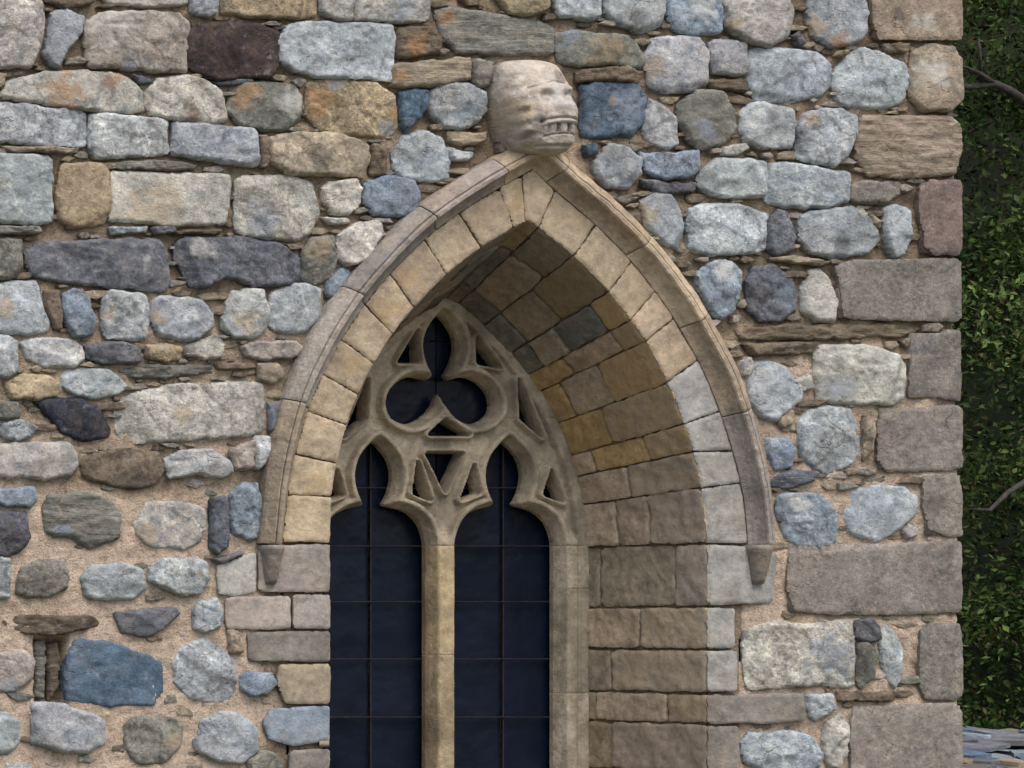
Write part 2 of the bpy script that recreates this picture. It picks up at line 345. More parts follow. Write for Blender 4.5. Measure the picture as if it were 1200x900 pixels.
# ------------------------------------------------------------------ rubble stones, outlines in photo pixels on the wall face
# key: palette letter, optional material L = layered, Q = tooled quoin, optional stains  @name,x,y,r
STONES = """
w -14,-12 50,0 54,10 50,50 38,77 0,79 -14,79
g 60,15 78,9 100,20 96,42 82,55 72,78 62,76 52,62 60,40 @tan,92,66,12
p 102,25 120,14 180,12 210,16 222,26 219,84 190,84 150,80 106,79 100,50 @pale,130,20,30 @blue,155,75,14
m 228,30 260,25 300,28 328,36 328,75 320,92 290,90 256,94 238,86 220,78 222,40
w 112,-12 222,-12 221,4 180,8 130,3
g 225,-12 256,-12 255,14 246,20 226,15
o 262,-12 373,-12 373,19 350,23 300,20 262,17
q 50,-12 108,-12 110,3 80,8 57,3
t -14,82 8,86 5,100 -14,112
w 12,92 60,82 105,83 140,85 162,97 170,108 171,130 150,133 100,129 40,119 4,114 2,108 @rust,125,97,11 @orange,75,108,22 @orange,140,90,10
d 156,86 185,90 178,96 165,96
w 172,108 185,92 215,88 240,93 262,105 267,140 255,144 215,141 178,134 172,118 @rust,226,135,9
d 250,95 296,90 298,98 262,100
g -14,118 30,122 102,130 102,171 60,170 -14,165
c 106,134 130,132 195,140 199,180 170,183 113,187 106,170
g 206,142 240,145 302,150 304,195 270,191 230,185 202,181
g -14,180 62,182 63,260 40,262 -14,258
o 74,192 122,190 130,205 131,240 122,262 88,267 72,255 68,230
w 133,200 270,203 272,212 266,263 200,264 131,258 130,225 @tan,180,250,35
w 278,212 290,206 345,206 368,215 377,250 365,270 350,282 300,277 278,270 @blue,310,260,20
w 375,-12 414,-12 414,22 400,24 378,14
w 418,-12 504,-12 503,24 470,26 420,23 @blue,470,10,18
eL 512,12 535,7 600,18 640,24 654,32 652,65 600,63 540,62 526,50 520,30 @orange,528,18,10
g 330,45 340,28 370,25 460,28 464,45 460,95 430,92 375,90 345,82 330,70
qL 468,32 505,30 520,48 515,62 480,68 467,66 @orange,490,50,14
tL 462,80 468,74 520,70 552,66 553,92 520,100 475,103 462,100 @orange,470,88,10
n 555,70 578,72 572,100 560,102 555,95
o 362,100 372,92 400,93 440,95 458,106 467,115 468,150 455,160 400,156 376,150 362,135 @orange,375,118,18 @orange,463,128,9 @blue,455,150,10 @blue,395,98,10
s 470,110 490,104 504,106 502,125 490,140 480,155 472,145
c 506,108 520,98 550,96 570,108 573,130 560,145 540,152 520,148 506,130 @blue,545,130,14
e 275,98 310,94 345,98 356,112 354,140 340,152 310,153 285,145 268,128 @orange,290,110,16 @pale,340,120,16
t 318,160 350,154 400,156 434,170 434,185 428,207 380,205 340,205 318,190 @dark,370,185,14
g 463,180 475,160 500,152 520,160 530,190 528,210 510,212 470,207 463,195
tL 528,152 560,156 572,152 570,165 545,170 530,165
g 528,172 560,178 550,188 535,188
q 437,168 456,172 455,204 437,204
q 304,158 315,158 315,195 306,195
w 380,222 388,212 418,210 425,220 422,240 410,252 392,250 382,240
b 430,212 460,206 488,212 492,230 488,248 470,253 440,251 428,240
w 380,254 408,256 412,260 390,263
w 396,292 398,275 420,262 445,258 450,275 440,290 430,305 408,311 398,303
e 366,280 393,275 394,300 392,325 370,333 355,325 356,295 @tan,372,290,14
b 385,330 402,312 412,318 408,330 395,348 385,345
o 580,-12 644,-12 645,8 625,18 600,16
g 647,-12 705,-12 704,20 690,24 655,18
c 710,-12 782,-12 782,12 775,30 755,38 725,28 711,15 @dark,745,22,10
b 784,-12 845,-12 851,22 845,38 815,41 792,35 785,15 @pale,820,10,18
w 852,2 860,-12 925,-12 932,20 925,42 905,54 875,48 852,30 @tan,858,30,12
e 653,40 670,35 735,41 748,55 758,68 752,80 720,75 680,77 655,72 @blue,668,45,14 @tan,710,62,22
qL 678,82 735,77 757,84 750,96 700,94 680,96
c 758,65 768,45 800,42 820,44 833,60 830,98 815,105 780,108 762,98 @tan,764,80,14
c 833,50 845,46 878,50 878,85 865,90 840,84 835,70
qL 832,92 878,93 876,108 836,102
s 684,100 700,95 750,97 762,115 758,140 745,158 700,160 684,158 @blue,740,125,26 @tan,718,118,7
c 766,115 780,122 795,140 797,168 785,174 765,165 757,155 760,135
e 798,120 820,105 850,106 862,130 866,150 850,168 825,175 808,162 797,140 @blue,825,155,16
c 872,130 880,120 900,120 933,128 934,160 930,172 900,174 875,165 870,150 @dark,905,135,10
g 880,60 890,55 940,57 960,60 976,75 977,100 965,112 930,118 890,118 880,100
s 686,170 700,168 702,180 690,185
g 699,190 715,168 735,172 752,188 752,205 740,220 715,218 702,208
b 753,178 770,180 800,178 820,175 821,200 805,208 780,210 758,200
d 755,208 790,214 820,212 815,225 780,228 757,218
w 850,172 875,168 882,175 865,180 852,181
g 820,205 845,184 900,188 903,210 897,230 860,232 830,226 818,215
g 904,192 920,190 960,195 1000,203 998,235 975,243 920,242 900,236
g 950,-12 1015,-12 1020,15 1018,40 1000,52 975,55 955,40 948,20 @orange,985,48,12 @tan,955,30,12
tQ 1022,-12 1129,-12 1129,46 1110,47 1030,47 1023,30 @pale,1085,25,14 @dark,1050,15,14
g 981,85 1000,62 1015,54 1035,62 1060,75 1066,92 1063,118 1050,125 1000,127 983,115
t 1072,60 1090,50 1120,55 1129,70 1128,115 1115,130 1085,129 1070,115 1068,85 @pale,1095,85,20
qL 1036,50 1068,50 1064,62 1042,62
g 936,150 950,130 985,127 1005,138 1006,155 995,180 980,194 955,190 935,185 @tan,950,140,10
tL 1010,140 1015,135 1115,135 1126,150 1127,170 1120,205 1060,207 1020,205 1005,185 1007,160
n 1002,215 1020,212 1055,212 1058,228 1040,237 1010,239 1000,230
rQ 1077,220 1090,210 1128,211 1128,298 1095,300 1084,290 1079,250
g 1038,245 1050,240 1067,245 1069,270 1063,295 1050,301 1043,290 1038,265
g 940,255 955,247 1000,243 1015,250 1030,270 1032,280 1020,295 980,302 950,295 938,280 @dark,985,285,14
d 902,258 915,245 925,250 932,275 934,292 915,298 903,290
g 810,245 830,238 870,240 900,250 899,290 880,298 825,298 812,290 808,265
g 752,236 770,222 790,228 800,250 805,275 795,292 780,285 762,265 @tan,760,250,12
b 820,318 838,306 858,305 872,320 870,340 862,362 848,376 835,365 820,340 @pale,850,315,14
d 878,330 885,315 910,308 928,325 940,345 935,362 920,375 895,376 882,365 @blue,920,345,14
w 942,340 950,318 965,314 976,330 984,355 982,376 960,377 945,365
nQ 980,310 1000,304 1128,302 1128,376 1060,376 990,373 986,345
qL 866,386 930,379 1060,379 1085,384 1060,394 960,398 872,398
qL 874,402 960,400 953,414 882,417
w 958,410 965,404 1020,405 1055,415 1064,430 1062,465 1045,474 1000,472 960,470 957,440 @blue,985,455,20
nQ 1070,420 1085,405 1110,386 1128,386 1128,470 1100,466 1065,465 1066,440
g 876,440 885,425 905,422 925,432 944,460 942,470 925,480 912,494 895,488 880,470
w 868,427 878,418 883,428 878,438 870,438
g 950,480 975,475 1000,480 1012,505 1010,530 1000,545 970,555 945,540 937,515 938,495
t 914,482 930,480 932,495 920,502 914,495
b 900,515 925,512 932,530 930,547 912,552 905,535
dL 908,560 930,550 960,553 955,565 925,572 910,570
nQ 1032,485 1045,480 1120,474 1129,480 1129,548 1115,551 1040,553 1030,540 1028,510
b 912,582 935,577 960,580 975,590 984,605 982,635 965,642 935,640 922,625 913,600 @pale,940,590,16
g 993,600 1000,575 1025,568 1060,570 1080,582 1075,605 1050,625 1030,635 1005,628 995,618
nQ 1082,558 1120,553 1129,570 1129,629 1110,630 1090,620 1082,590 @dark,1095,590,14
w 1061,622 1068,614 1077,618 1076,629 1066,631
nQ 924,655 930,645 990,645 1065,635 1128,633 1128,718 1060,721 960,720 932,715 922,690
w 874,740 900,730 950,732 1000,725 1003,760 1001,805 960,803 880,808 875,790 @blue,975,770,30
d 1004,728 1020,725 1030,735 1030,750 1015,752 1004,745
e 1006,755 1018,752 1028,765 1024,795 1012,808 1006,800
g 1034,728 1048,738 1060,760 1057,795 1050,808 1042,800 1034,770
q 985,810 1052,810 1050,822 985,822
nQ 1080,740 1095,728 1125,731 1129,745 1129,815 1120,821 1085,820 1078,800
g 948,815 975,812 980,830 960,845 950,840
nQ 1000,835 1010,828 1080,825 1120,823 1129,835 1129,914 1000,914 997,870
w 970,850 985,835 997,850 995,885 985,900 970,898 966,870
g 870,870 880,860 930,857 955,865 964,885 960,902 900,905 876,895
e -14,280 26,279 27,310 20,325 -14,328
d 32,292 50,282 100,282 150,279 185,280 198,295 201,330 190,343 165,340 120,335 70,330 42,325 30,305 @pale,172,304,6
d 208,285 220,278 280,278 330,285 350,300 353,325 340,334 300,335 280,328 265,325 245,337 225,335 215,315 207,305 @pale,235,292,14
g -14,332 45,330 48,350 60,380 55,390 25,391 -14,385 @tan,5,360,14
b 75,345 90,338 105,350 112,375 110,392 90,395 80,385 74,365
q 52,342 72,340 74,385 65,385 55,362
c 121,350 135,340 170,345 175,360 174,395 160,399 125,395 120,375 @tan,125,370,10
g 178,355 190,347 235,350 252,368 251,380 235,397 215,400 185,390 177,375 @tan,185,370,10
c 262,375 270,345 290,339 310,340 315,360 314,385 300,396 275,395 262,385 @tan,290,380,14
g 320,345 345,332 360,332 378,338 378,370 360,390 345,392 320,385 318,365
g -14,395 10,393 22,402 21,435 10,442 -14,442
c 25,400 50,396 85,397 98,405 100,420 88,430 55,430 35,420
d 102,405 120,401 150,401 168,415 165,425 130,427 105,420
o 173,405 195,402 213,405 211,421 195,423 174,418
w 217,405 255,392 263,400 262,418 240,420 220,415
eL 140,434 180,427 250,426 250,438 190,443 150,441
p 284,405 300,400 345,400 358,408 348,418 315,421 288,418
q 255,426 300,424 305,432 260,434
g 75,440 85,432 125,432 140,442 152,452 140,463 110,467 88,462 75,452
o 8,450 25,440 55,438 70,450 68,463 45,468 15,466
t 304,428 325,425 335,440 320,450 305,446
w 137,480 145,468 170,455 220,450 290,446 310,448 312,480 310,508 280,512 200,517 150,520 138,500 @tan,215,485,12
k 40,470 65,465 95,468 120,480 130,500 128,512 100,517 75,508 60,490
e -14,472 20,470 25,490 10,490 -14,488
g 2,495 25,491 45,500 40,512 20,516 4,512
w -14,522 20,518 80,518 92,530 93,545 85,558 50,561 -14,558
q 95,540 110,532 150,526 190,530 193,552 185,565 165,572 130,568 100,560 @dark,160,562,14
c 195,537 215,528 250,527 270,540 273,555 262,560 235,555 200,560 195,548
p 270,530 285,520 299,516 298,548 278,550
c 301,512 318,510 320,530 306,549 301,548
d 316,472 332,472 329,500 317,505
b -14,572 40,570 43,585 35,595 15,592 -14,590
d -14,603 10,600 32,600 34,630 25,645 10,650 -14,648 @dark,10,630,16
eL 52,600 60,580 100,577 130,585 142,605 140,630 120,637 105,642 85,630 55,625 @blue,70,622,12
w 160,610 175,590 215,588 240,595 243,615 235,635 215,645 180,641 162,630 @tan,170,630,16
d 247,585 266,582 268,640 255,650 246,640
b 271,580 285,567 305,567 308,600 305,630 290,632 275,625 271,610
d 248,656 285,645 285,651 260,661
g -14,653 12,655 12,700 -14,704
e 20,680 28,665 50,655 70,657 80,670 78,690 60,698 35,700 22,695
g 96,675 110,662 140,660 168,668 170,690 155,701 125,704 100,697
c 174,665 195,655 230,655 243,662 244,680 235,695 215,697 190,688 175,680
g 227,720 232,705 255,702 260,720 258,735 240,742 228,735
qL 5,725 30,720 110,722 118,728 115,735 60,745 10,738
d 135,718 170,715 205,712 212,720 190,735 175,745 145,742
s 82,765 90,748 130,752 155,762 190,772 192,810 180,828 150,825 130,828 82,822 78,800
eLH 47,752 60,750 58,818 47,815
qLH 61,756 74,752 75,800 63,822
p -14,765 30,762 42,775 40,795 20,810 -14,812 @blue,10,805,10
g 203,775 215,757 240,748 260,760 275,775 279,800 272,820 255,825 225,818 205,800
b 282,795 290,788 320,788 323,800 315,812 295,815 283,808
g -14,835 10,835 23,845 24,870 10,883 -14,885
c 40,825 60,822 100,835 122,845 122,870 100,882 70,880 38,870 @blue,90,865,16
e 145,850 165,838 200,840 215,850 213,875 195,895 165,895 150,880 @tan,205,870,12
g 230,870 240,845 260,835 285,838 302,855 303,880 285,895 255,893 232,880
g 10,896 35,893 40,914 5,914
e 292,890 310,880 325,885 330,908 292,910
t 266,737 280,741 285,765 270,765
g 60,900 150,902 148,914 62,914
tL 5,170 95,172 90,179 10,178
eL 140,189 190,187 232,193 225,198 195,200 140,197
eL -14,264 50,266 45,275 -14,275
g 130,265 175,265 172,273 135,273
d 180,266 205,266 205,273 182,275
q 206,270 262,268 258,275 210,275
r 585,165 600,168 598,178 586,178
tL 905,302 935,300 975,306 960,312 910,306
w 930,446 950,438 954,455 940,458
t 1015,485 1025,500 1024,530 1014,540 1013,505
w 1004,250 1012,246 1016,252 1008,258
o 1020,252 1034,258 1032,268 1024,262
o 985,60 996,58 990,66 980,66
d 932,42 940,36 946,50 938,53
"""
stones_xy = []     # outlines kept for the mortar and the pinning stones
def pts(s): return np.array([[float(v) for v in q.split(',')] for q in s])
def stains(P, items):
    A = np.zeros((len(P), 4))
    for it in items:
        nm, x, y, r_ = it.split(','); x, y, r_ = float(x), float(y), float(r_)
        wob = fbm(P[:, 0]/9, P[:, 1]/9, 77, 3)*r_*.9
        d = np.hypot(P[:, 0]-x, P[:, 1]-y)+wob; k = np.clip((r_-d)/(r_*.55)+.25, 0, 1)*.7
        c = np.array(lin(STAIN[nm])); m = k > A[:, 3]
        A[m, :3] = c; A[m, 3] = k[m]
    return A
def stone_height(P, sd, seed, size, kind='r', layered=False):
    r_ = np.random.default_rng(seed)
    if kind == 'r':
        Rr = float(np.clip(size*.09, 1.4, 3.6))*r_.uniform(.5, 1.25); H = .030
        t = np.clip(sd/Rr, 0, 1); h = H*(1-(1-t)**2.0)**.62-H
        c = P.mean(0); pl = []
        ext = np.ptp(P, axis=0)/2
        for _ in range(4):       # broad split faces
            a = r_.uniform(0, 2*math.pi); k = r_.uniform(.0002, .0008)
            pl.append(.005-k*((P[:, 0]-c[0])*math.cos(a)+(P[:, 1]-c[1])*math.sin(a)-r_.uniform(-.1, .35)*size*.5))
        for _ in range(6):       # knocked-off edges and corners
            a = r_.uniform(0, 2*math.pi); e_ = abs(math.cos(a))*ext[0]+abs(math.sin(a))*ext[1]; k = r_.uniform(.0014, .0045)
            pl.append(.004-k*((P[:, 0]-c[0])*math.cos(a)+(P[:, 1]-c[1])*math.sin(a)-e_*r_.uniform(.55, .92)))
        f = np.minimum(np.maximum(np.minimum.reduce(pl[:4]), -.009), np.minimum.reduce(pl[4:])); h = np.maximum(h+np.clip(f, -.017, .010)*np.clip(t*1.5, 0, 1), -.034)
        ky = 3. if layered else 1.
        h = h+.011*fbm(P[:, 0]/26, P[:, 1]*ky/26, seed, 2)*t+0.0050*fbm(P[:, 0]/8.5, P[:, 1]*ky/8.5, seed+5, 3)*(.3+.7*t)
        if r_.random() > .4:
            a = r_.uniform(0, 2*math.pi); q_ = ((P[:, 0]-c[0])*math.cos(a)+(P[:, 1]-c[1])*math.sin(a))/max(size, 8)+.25*fbm(P[:, 0]/16, P[:, 1]/16, seed+40, 3)
            h = h-r_.uniform(.004, .009)*np.clip((q_-r_.uniform(-.15, .3))/.05, 0, 1)*t
        rd = 1-np.abs(fbm(P[:, 0]/19, P[:, 1]*ky/19, seed+9, 2))*3.2
        h = h-.010*np.clip(rd-.72, 0, 1)*t*3*(r_.random() > .45)
    else:
        Rr, H = (1.9, .006) if size != 30 else (1.2, .004)
        t = np.clip(sd/Rr, 0, 1); h = H*((1-(1-t)**2)**.5-1)
        h = h+.004*fbm(P[:, 0]/24, P[:, 1]/24, seed, 2)+.0035*fbm(P[:, 0]/6, P[:, 1]/6, seed+3, 3)*(.5+.5*(1-t))
    return h
def outline(p, rough, seed):
    p = dense(p, 3.0)
    dx = fbm(p[:, 0]/11, p[:, 1]/11, seed, 3); dy = fbm(p[:, 0]/11+50, p[:, 1]/11, seed+1, 3)
    return p+np.stack([dx, dy], 1)*rough
def front_stone(poly, kind, seed, y0=0.0, res=None, st=(), layered=False, rough=None, chk=1, mb=None, skirt=.13):
    p = np.asarray(poly, float); size = min(np.ptp(p[:, 0]), np.ptp(p[:, 1]))
    if kind == 'r': c_ = p.mean(0); v_ = p-c_; p = c_+v_*(1+2.0/np.maximum(np.hypot(v_[:, 0], v_[:, 1]), 3)[:, None]); p = chaikin(p, 1, .075)
    elif chk: p = chaikin(p, 1, .06)
    p = outline(p, rough if rough is not None else (2.6 if kind == 'r' else 1.3), seed)
    r_ = res or (2.6 if size > 40 else 2.0 if size > 15 else 1.5)
    P, sd, Q = hgrid([p], r_)
    if len(Q) == 0: return None
    h = stone_height(P, sd, seed, size, kind, layered)
    m = mb or MB(); m.grid(P, h, Q, front(y0), skirt, stains(P, st))
    return m
seed = 100
quoins = empty('corner_quoins', (wx(1060), .2, 0), church, label='dressed grey-brown quoins stacked up the wall corner')
for ln in STONES.strip().splitlines():
    tk = ln.split(); key = tk[0]; poly = pts([q for q in tk[1:] if q[0] != '@'])
    st = [q[1:] for q in tk[1:] if q[0] == '@']; seed += 13
    kind = 'd' if 'Q' in key else 'r'; m_ = M_quo if 'Q' in key else M_lay if 'L' in key else M_rub
    off = random.uniform(-.018, .004) if kind == 'r' else random.uniform(-.004, .006)
    if poly[:, 1].mean() > 560 and poly[:, 0].mean() < 330: off -= .010
    if 'H' in key: off = .045
    mb = front_stone(poly, kind, seed, off, st=st, layered='L' in key, rough=2.0 if kind == 'd' else None)
    stones_xy.append(poly)
    if mb is None: continue
    if kind == 'd':      # quoins run back round the corner
        y_ = poly[:, 1]; mb.box(wx(poly[:, 0].min()+5), wx(1127), .012, random.choice((.32, .6)), wz(y_.max()-4), wz(y_.min()+4) if y_.min() > 0 else wz(-12))
        mb.build('quoin', m_, quoins, pal(key[0]), stain=True)
    else:
        mb.build('stone', m_, church, pal(key[0]), stain=True)

# ------------------------------------------------------------------ window opening: intrados and extrados of the arch ring at the wall face
IL = [(387, 640), (389, 582), (395, 542), (407, 497), (420, 462), (437, 425), (459, 390), (486, 361), (525, 324), (565, 291), (600, 267), (619, 258)]
IR = [(619, 258), (634, 270), (671, 301), (712, 343), (739, 375), (760, 400), (781, 447), (798, 495), (808, 518), (817, 543), (825, 585), (829, 640)]
EL = [(330, 640), (339, 580), (348, 535), (358, 484), (368, 455), (378, 440), (398, 400), (425, 358), (457, 325), (495, 281), (537, 253), (585, 222), (624, 198)]
ER = [(624, 198), (652, 225), (695, 265), (738, 304), (767, 341), (790, 371), (818, 422), (833, 449), (843, 480), (857, 522), (866, 552), (873, 592), (877, 640)]
BOT = 1075.0
ARC = dict(IL=(788, 623, 401), IR=(352, 654, 477), EL=(816, 645, 484), ER=(305, 682, 575))
def on_arc(p, k, wgt=.85):
    cx, cy, r0 = ARC[k]; d = math.hypot(p[0]-cx, p[1]-cy); f = 1+wgt*(r0/d-1); return (cx+(p[0]-cx)*f, cy+(p[1]-cy)*f)
IL = [on_arc(p, 'IL') if 0 < i < len(IL)-1 else p for i, p in enumerate(IL)]; IR = [on_arc(p, 'IR') if 0 < i < len(IR)-1 else p for i, p in enumerate(IR)]
EL = [on_arc(p, 'EL') if 0 < i < len(EL)-1 else p for i, p in enumerate(EL)]; ER = [on_arc(p, 'ER') if 0 < i < len(ER)-1 else p for i, p in enumerate(ER)]
ilc = catmull(IL, 6); irc = catmull(IR, 6); elc = catmull(EL, 6); erc = catmull(ER, 6)
intr = np.concatenate([[(387, BOT)], ilc, irc[1:], [(829, BOT)]])
opening = intr.copy()
cen = np.array([608., 600.])
# arc-length parameter
CV = dense(intr, 2.0, closed=False)
CS = np.concatenate([[0], np.cumsum(np.hypot(*np.diff(CV, axis=0).T))])
TG = np.gradient(CV, axis=0); TG /= np.hypot(TG[:, 0], TG[:, 1])[:, None]
NI = np.stack([-TG[:, 1], TG[:, 0]], 1)           # points into the opening
def s_of(x, y):
    return CS[((CV-np.array([x, y]))**2).sum(1).argmin()]
def soffit_map(P, h):
    x = np.interp(P[:, 0], CS, CV[:, 0]); y = np.interp(P[:, 0], CS, CV[:, 1])
    nx = np.interp(P[:, 0], CS, NI[:, 0]); ny = np.interp(P[:, 0], CS, NI[:, 1])
    x = x+nx*h/S; y = y+ny*h/S
    k = 1-SPLAY*np.clip(P[:, 1], 0, 400)/DEPTH          # the reveal narrows towards the glass
    x = 608+(x-608)*k; y = np.where(y < 640, 640+(y-640)*k, y)
    return np.stack([(x-600)*S, P[:, 1]*S, ZC-(y-450)*S], 1)
DEPTH = 175.0; SPLAY = .2     # px units of depth of the reveal (0.70 m)
def soffit_panel(mb, s0, s1, v0, v1, seed, lift=0., tone=(150, 128, 98), tw=0.):
    p = outline(chaikin(np.array([(s0, v0), (s1, v0), (s1, v1), (s0, v1)]), 1, .05), 2.4, seed)
    P, sd, Q = hgrid([p], 2.4)
    if not len(Q): return
    h = stone_height(P, sd, seed, 30, 'd')+(.009*fbm(P[:, 0]/26, P[:, 1]/26, seed+8, 3)+.005*fbm(P[:, 0]/9, P[:, 1]/9, seed+4, 2))*np.clip((P[:, 1]-2)/12, 0, 1)
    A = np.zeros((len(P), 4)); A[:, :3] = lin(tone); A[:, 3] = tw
    mb.grid(P, h+lift, Q, soffit_map, .05, A)
arch = empty('window_arch', (wx(608), .1, wz(640)), church, label='pointed arch ring of buff and grey voussoirs with dressed jambs')
reveal = empty('window_reveal', (wx(608), .6, wz(640)), church, label='deep reveal of tan stone blocks inside the arch')
JL = [((332, 636), (387, 636)), ((341, 580), (389, 582)), ((351, 533), (395, 543)), ((361, 482), (407, 498)), ((378, 438), (420, 462)), ((399, 397), (437, 425)),
      ((427, 356), (459, 390)), ((459, 323), (486, 361)), ((497, 280), (525, 324)), ((540, 252), (565, 291)), ((586, 223), (602, 266))]
JM = [((612, 208), (616, 260))]
JR = [((650, 224), (631, 267)), ((696, 266), (671, 301)), ((739, 307), (712, 344)), ((767, 342), (739, 375)), ((791, 372), (760, 398)),
      ((818, 422), (782, 448)), ((843, 482), (800, 498)), ((859, 528), (811, 530)), ((867, 566), (822, 572)), ((876, 637), (828, 637))]
JL = [(on_arc(a, 'EL'), on_arc(b, 'IL')) if 0 < i < 10 else (a, b) for i, (a, b) in enumerate(JL)]; JR = [(on_arc(a, 'ER'), on_arc(b, 'IR')) if 0 < i < 9 else (a, b) for i, (a, b) in enumerate(JR)]
JJ = JL+JM+JR
VC = 'y y y y y y y y y y y y y y y v y x x x x x'.split()
def between(curve, a, b):
    ia = ((curve-np.array(a))**2).sum(1).argmin(); ib = ((curve-np.array(b))**2).sum(1).argmin()
    return curve[min(ia, ib)+1:max(ia, ib)] if ia <= ib else curve[min(ia, ib)+1:max(ia, ib)][::-1]
allE = dense(np.concatenate([elc, erc[1:]]), 4, False); allI = dense(np.concatenate([ilc, irc[1:]]), 4, False)
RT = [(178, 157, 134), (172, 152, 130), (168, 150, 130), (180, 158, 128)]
RTOP = [(112, 102, 82), (124, 108, 80), (104, 98, 82)]; ROCH = [(190, 156, 102), (182, 152, 106), (192, 162, 112), (164, 138, 102)]  # RTOP: soot and algae staining, with the crown's shade mixed into the colour
RC_low = ['t', 'o', 'y', 'o', 'y']; RC_top = ['t', 'e', 'o', 't', 'o']
def inset(p, d):
    c = p.mean(0); v = p-c; L = np.hypot(v[:, 0], v[:, 1])[:, None]; return c+v*(1-d/np.maximum(L, 1))
ring_front = []
for i in range(len(JJ)-1):
    (e0, i0), (e1, i1) = JJ[i], JJ[i+1]; seed += 17
    poly = np.concatenate([[e0], between(allE, e0, e1), [e1], [i1], between(allI, i1, i0), [i0]])
    poly = np.array([q for q in poly], float); poly = inset(poly, .8)
    stn = ()
    if i < 11 and random.random() < .4: stn = ('yellow,%d,%d,16' % tuple(poly.mean(0)+rng.uniform(-12, 12, 2)),)
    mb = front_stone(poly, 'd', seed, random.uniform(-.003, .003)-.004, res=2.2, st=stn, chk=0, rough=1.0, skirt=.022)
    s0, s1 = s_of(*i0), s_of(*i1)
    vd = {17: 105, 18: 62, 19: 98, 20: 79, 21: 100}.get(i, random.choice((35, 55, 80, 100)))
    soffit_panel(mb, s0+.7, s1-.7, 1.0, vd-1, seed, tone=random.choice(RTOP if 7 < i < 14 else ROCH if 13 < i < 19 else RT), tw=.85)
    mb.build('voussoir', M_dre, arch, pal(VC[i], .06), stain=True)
    # the blocks behind it
    v = vd
    while v < DEPTH-6:
        v2 = min(DEPTH, v+random.choice((45, 62, 80)))
        if DEPTH-v2 < 28: v2 = DEPTH
        b = MB(); j0, j1 = random.uniform(-4, 4), random.uniform(-4, 4)
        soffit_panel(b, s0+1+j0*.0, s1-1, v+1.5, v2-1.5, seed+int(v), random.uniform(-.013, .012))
        k = random.choice(['z', 'v', 'z', 'z'] if 14 < i < 20 else ['v', 't', 'v'] if i > 15 or i < 5 else ['e', 'e', 't', 'q'])  # crown blocks darker: part staining, part shade put into the colour
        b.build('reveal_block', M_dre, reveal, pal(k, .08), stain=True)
        v = v2
# jambs: rows below the springing (front outline, reveal splits)
ROWS_R = [(638, 710, [(829, 638), (876, 640), (912, 648), (906, 706), (829, 710)], (45, 154), 'x', 'ntt'),
          (712, 760, [(829, 713), (861, 712), (862, 759), (829, 760)], (95,), 'x', 'vv'),
          (762, 811, [(829, 763), (864, 762), (864, 810), (829, 811)], (136,), 'x', 'vt'),
          (813, 848, [(829, 814), (942, 812), (945, 845), (900, 848), (829, 848)], (58, 159), 'n', 'nvo'),
          (850, 905, [(829, 851), (866, 851), (868, 905), (829, 905)], (136,), 'n', 'no'),
          (907, 965, [(829, 908), (900, 907), (900, 964), (829, 965)], (120,), 'n', 'nt'),
          (967, 1020, [(829, 968), (870, 967), (870, 1019), (829, 1020)], (90,), 'p', 'nt'),
          (1022, 1074, [(829, 1023), (905, 1022), (905, 1073), (829, 1074)], (140,), 'n', 'tn')]
ROWS_L = [(637, 694, [(303, 640), (387, 637), (387, 694), (303, 694)], (70,), 'p', 'pt'),
          (696, 737, [(344, 697), (387, 696), (387, 737), (343, 737)], (130,), 'p', 'to'),
          (739, 776, [(290, 741), (387, 739), (387, 776), (292, 775)], (80,), 'n', 'nt'),
          (778, 825, [(327, 779), (387, 778), (387, 825), (335, 825), (325, 800)], (150,), 't', 'tt'),
          (827, 875, [(318, 830), (387, 827), (387, 868), (345, 875), (315, 866), (309, 845)], (70,), 'b', 'nt'),
          (877, 930, [(340, 880), (387, 877), (387, 930), (338, 930)], (140,), 'n', 'nn'),
          (932, 985, [(310, 933), (387, 932), (387, 985), (310, 985)], (90,), 'p', 'nt'),
          (987, 1030, [(345, 988), (387, 987), (387, 1030), (345, 1030)], (120,), 'n', 'nt'),
          (1032, 1074, [(305, 1033), (387, 1032), (387, 1073), (305, 1074)], (90,), 'p', 'nt')]
for rows, xx in ((ROWS_R, 829), (ROWS_L, 387)):
    for y0, y1, poly, sp, fc, rc in rows:
        seed += 19
        s0, s1 = sorted((s_of(xx, y0), s_of(xx, y1))); stones_xy.append(np.array(poly, float))
        mb = front_stone(poly, 'd', seed, random.uniform(-.003, .003)-.004, res=2.4, rough=1.3, st=(), skirt=.022)
        ed = [0]+list(sp)+[DEPTH]
        soffit_panel(mb, s0+.5, s1-.5, 1, ed[1]-1, seed, tone=random.choice(RT), tw=.8)
        mb.build('jamb_stone', M_dre, arch, pal(fc, .05), stain=True)
        for k in range(1, len(ed)-1):
            b = MB(); soffit_panel(b, s0+.5, s1-.5, ed[k]+2, ed[k+1]-1, seed+k, random.uniform(-.008, .006))
            b.build('reveal_block', M_dre, reveal, pal(rc[k], .06), stain=True)
# one more dressed stone beside the left jamb
front_stone([(263, 700), (340, 698), (341, 736), (330, 738), (266, 737)], 'd', 901, -.004, res=2.4).build('jamb_stone', M_dre, arch, pal('p'), stain=True)
front_stone([(254, 663), (300, 646), (301, 694), (275, 699), (256, 696)], 'd', 902, -.002, res=2.4).build('jamb_stone', M_dre, arch, pal('w'), stain=True)
stones_xy += [np.array([(263, 700), (340, 698), (341, 736), (266, 737)], float), np.array([(254, 663), (300, 646), (301, 694), (256, 696)], float)]
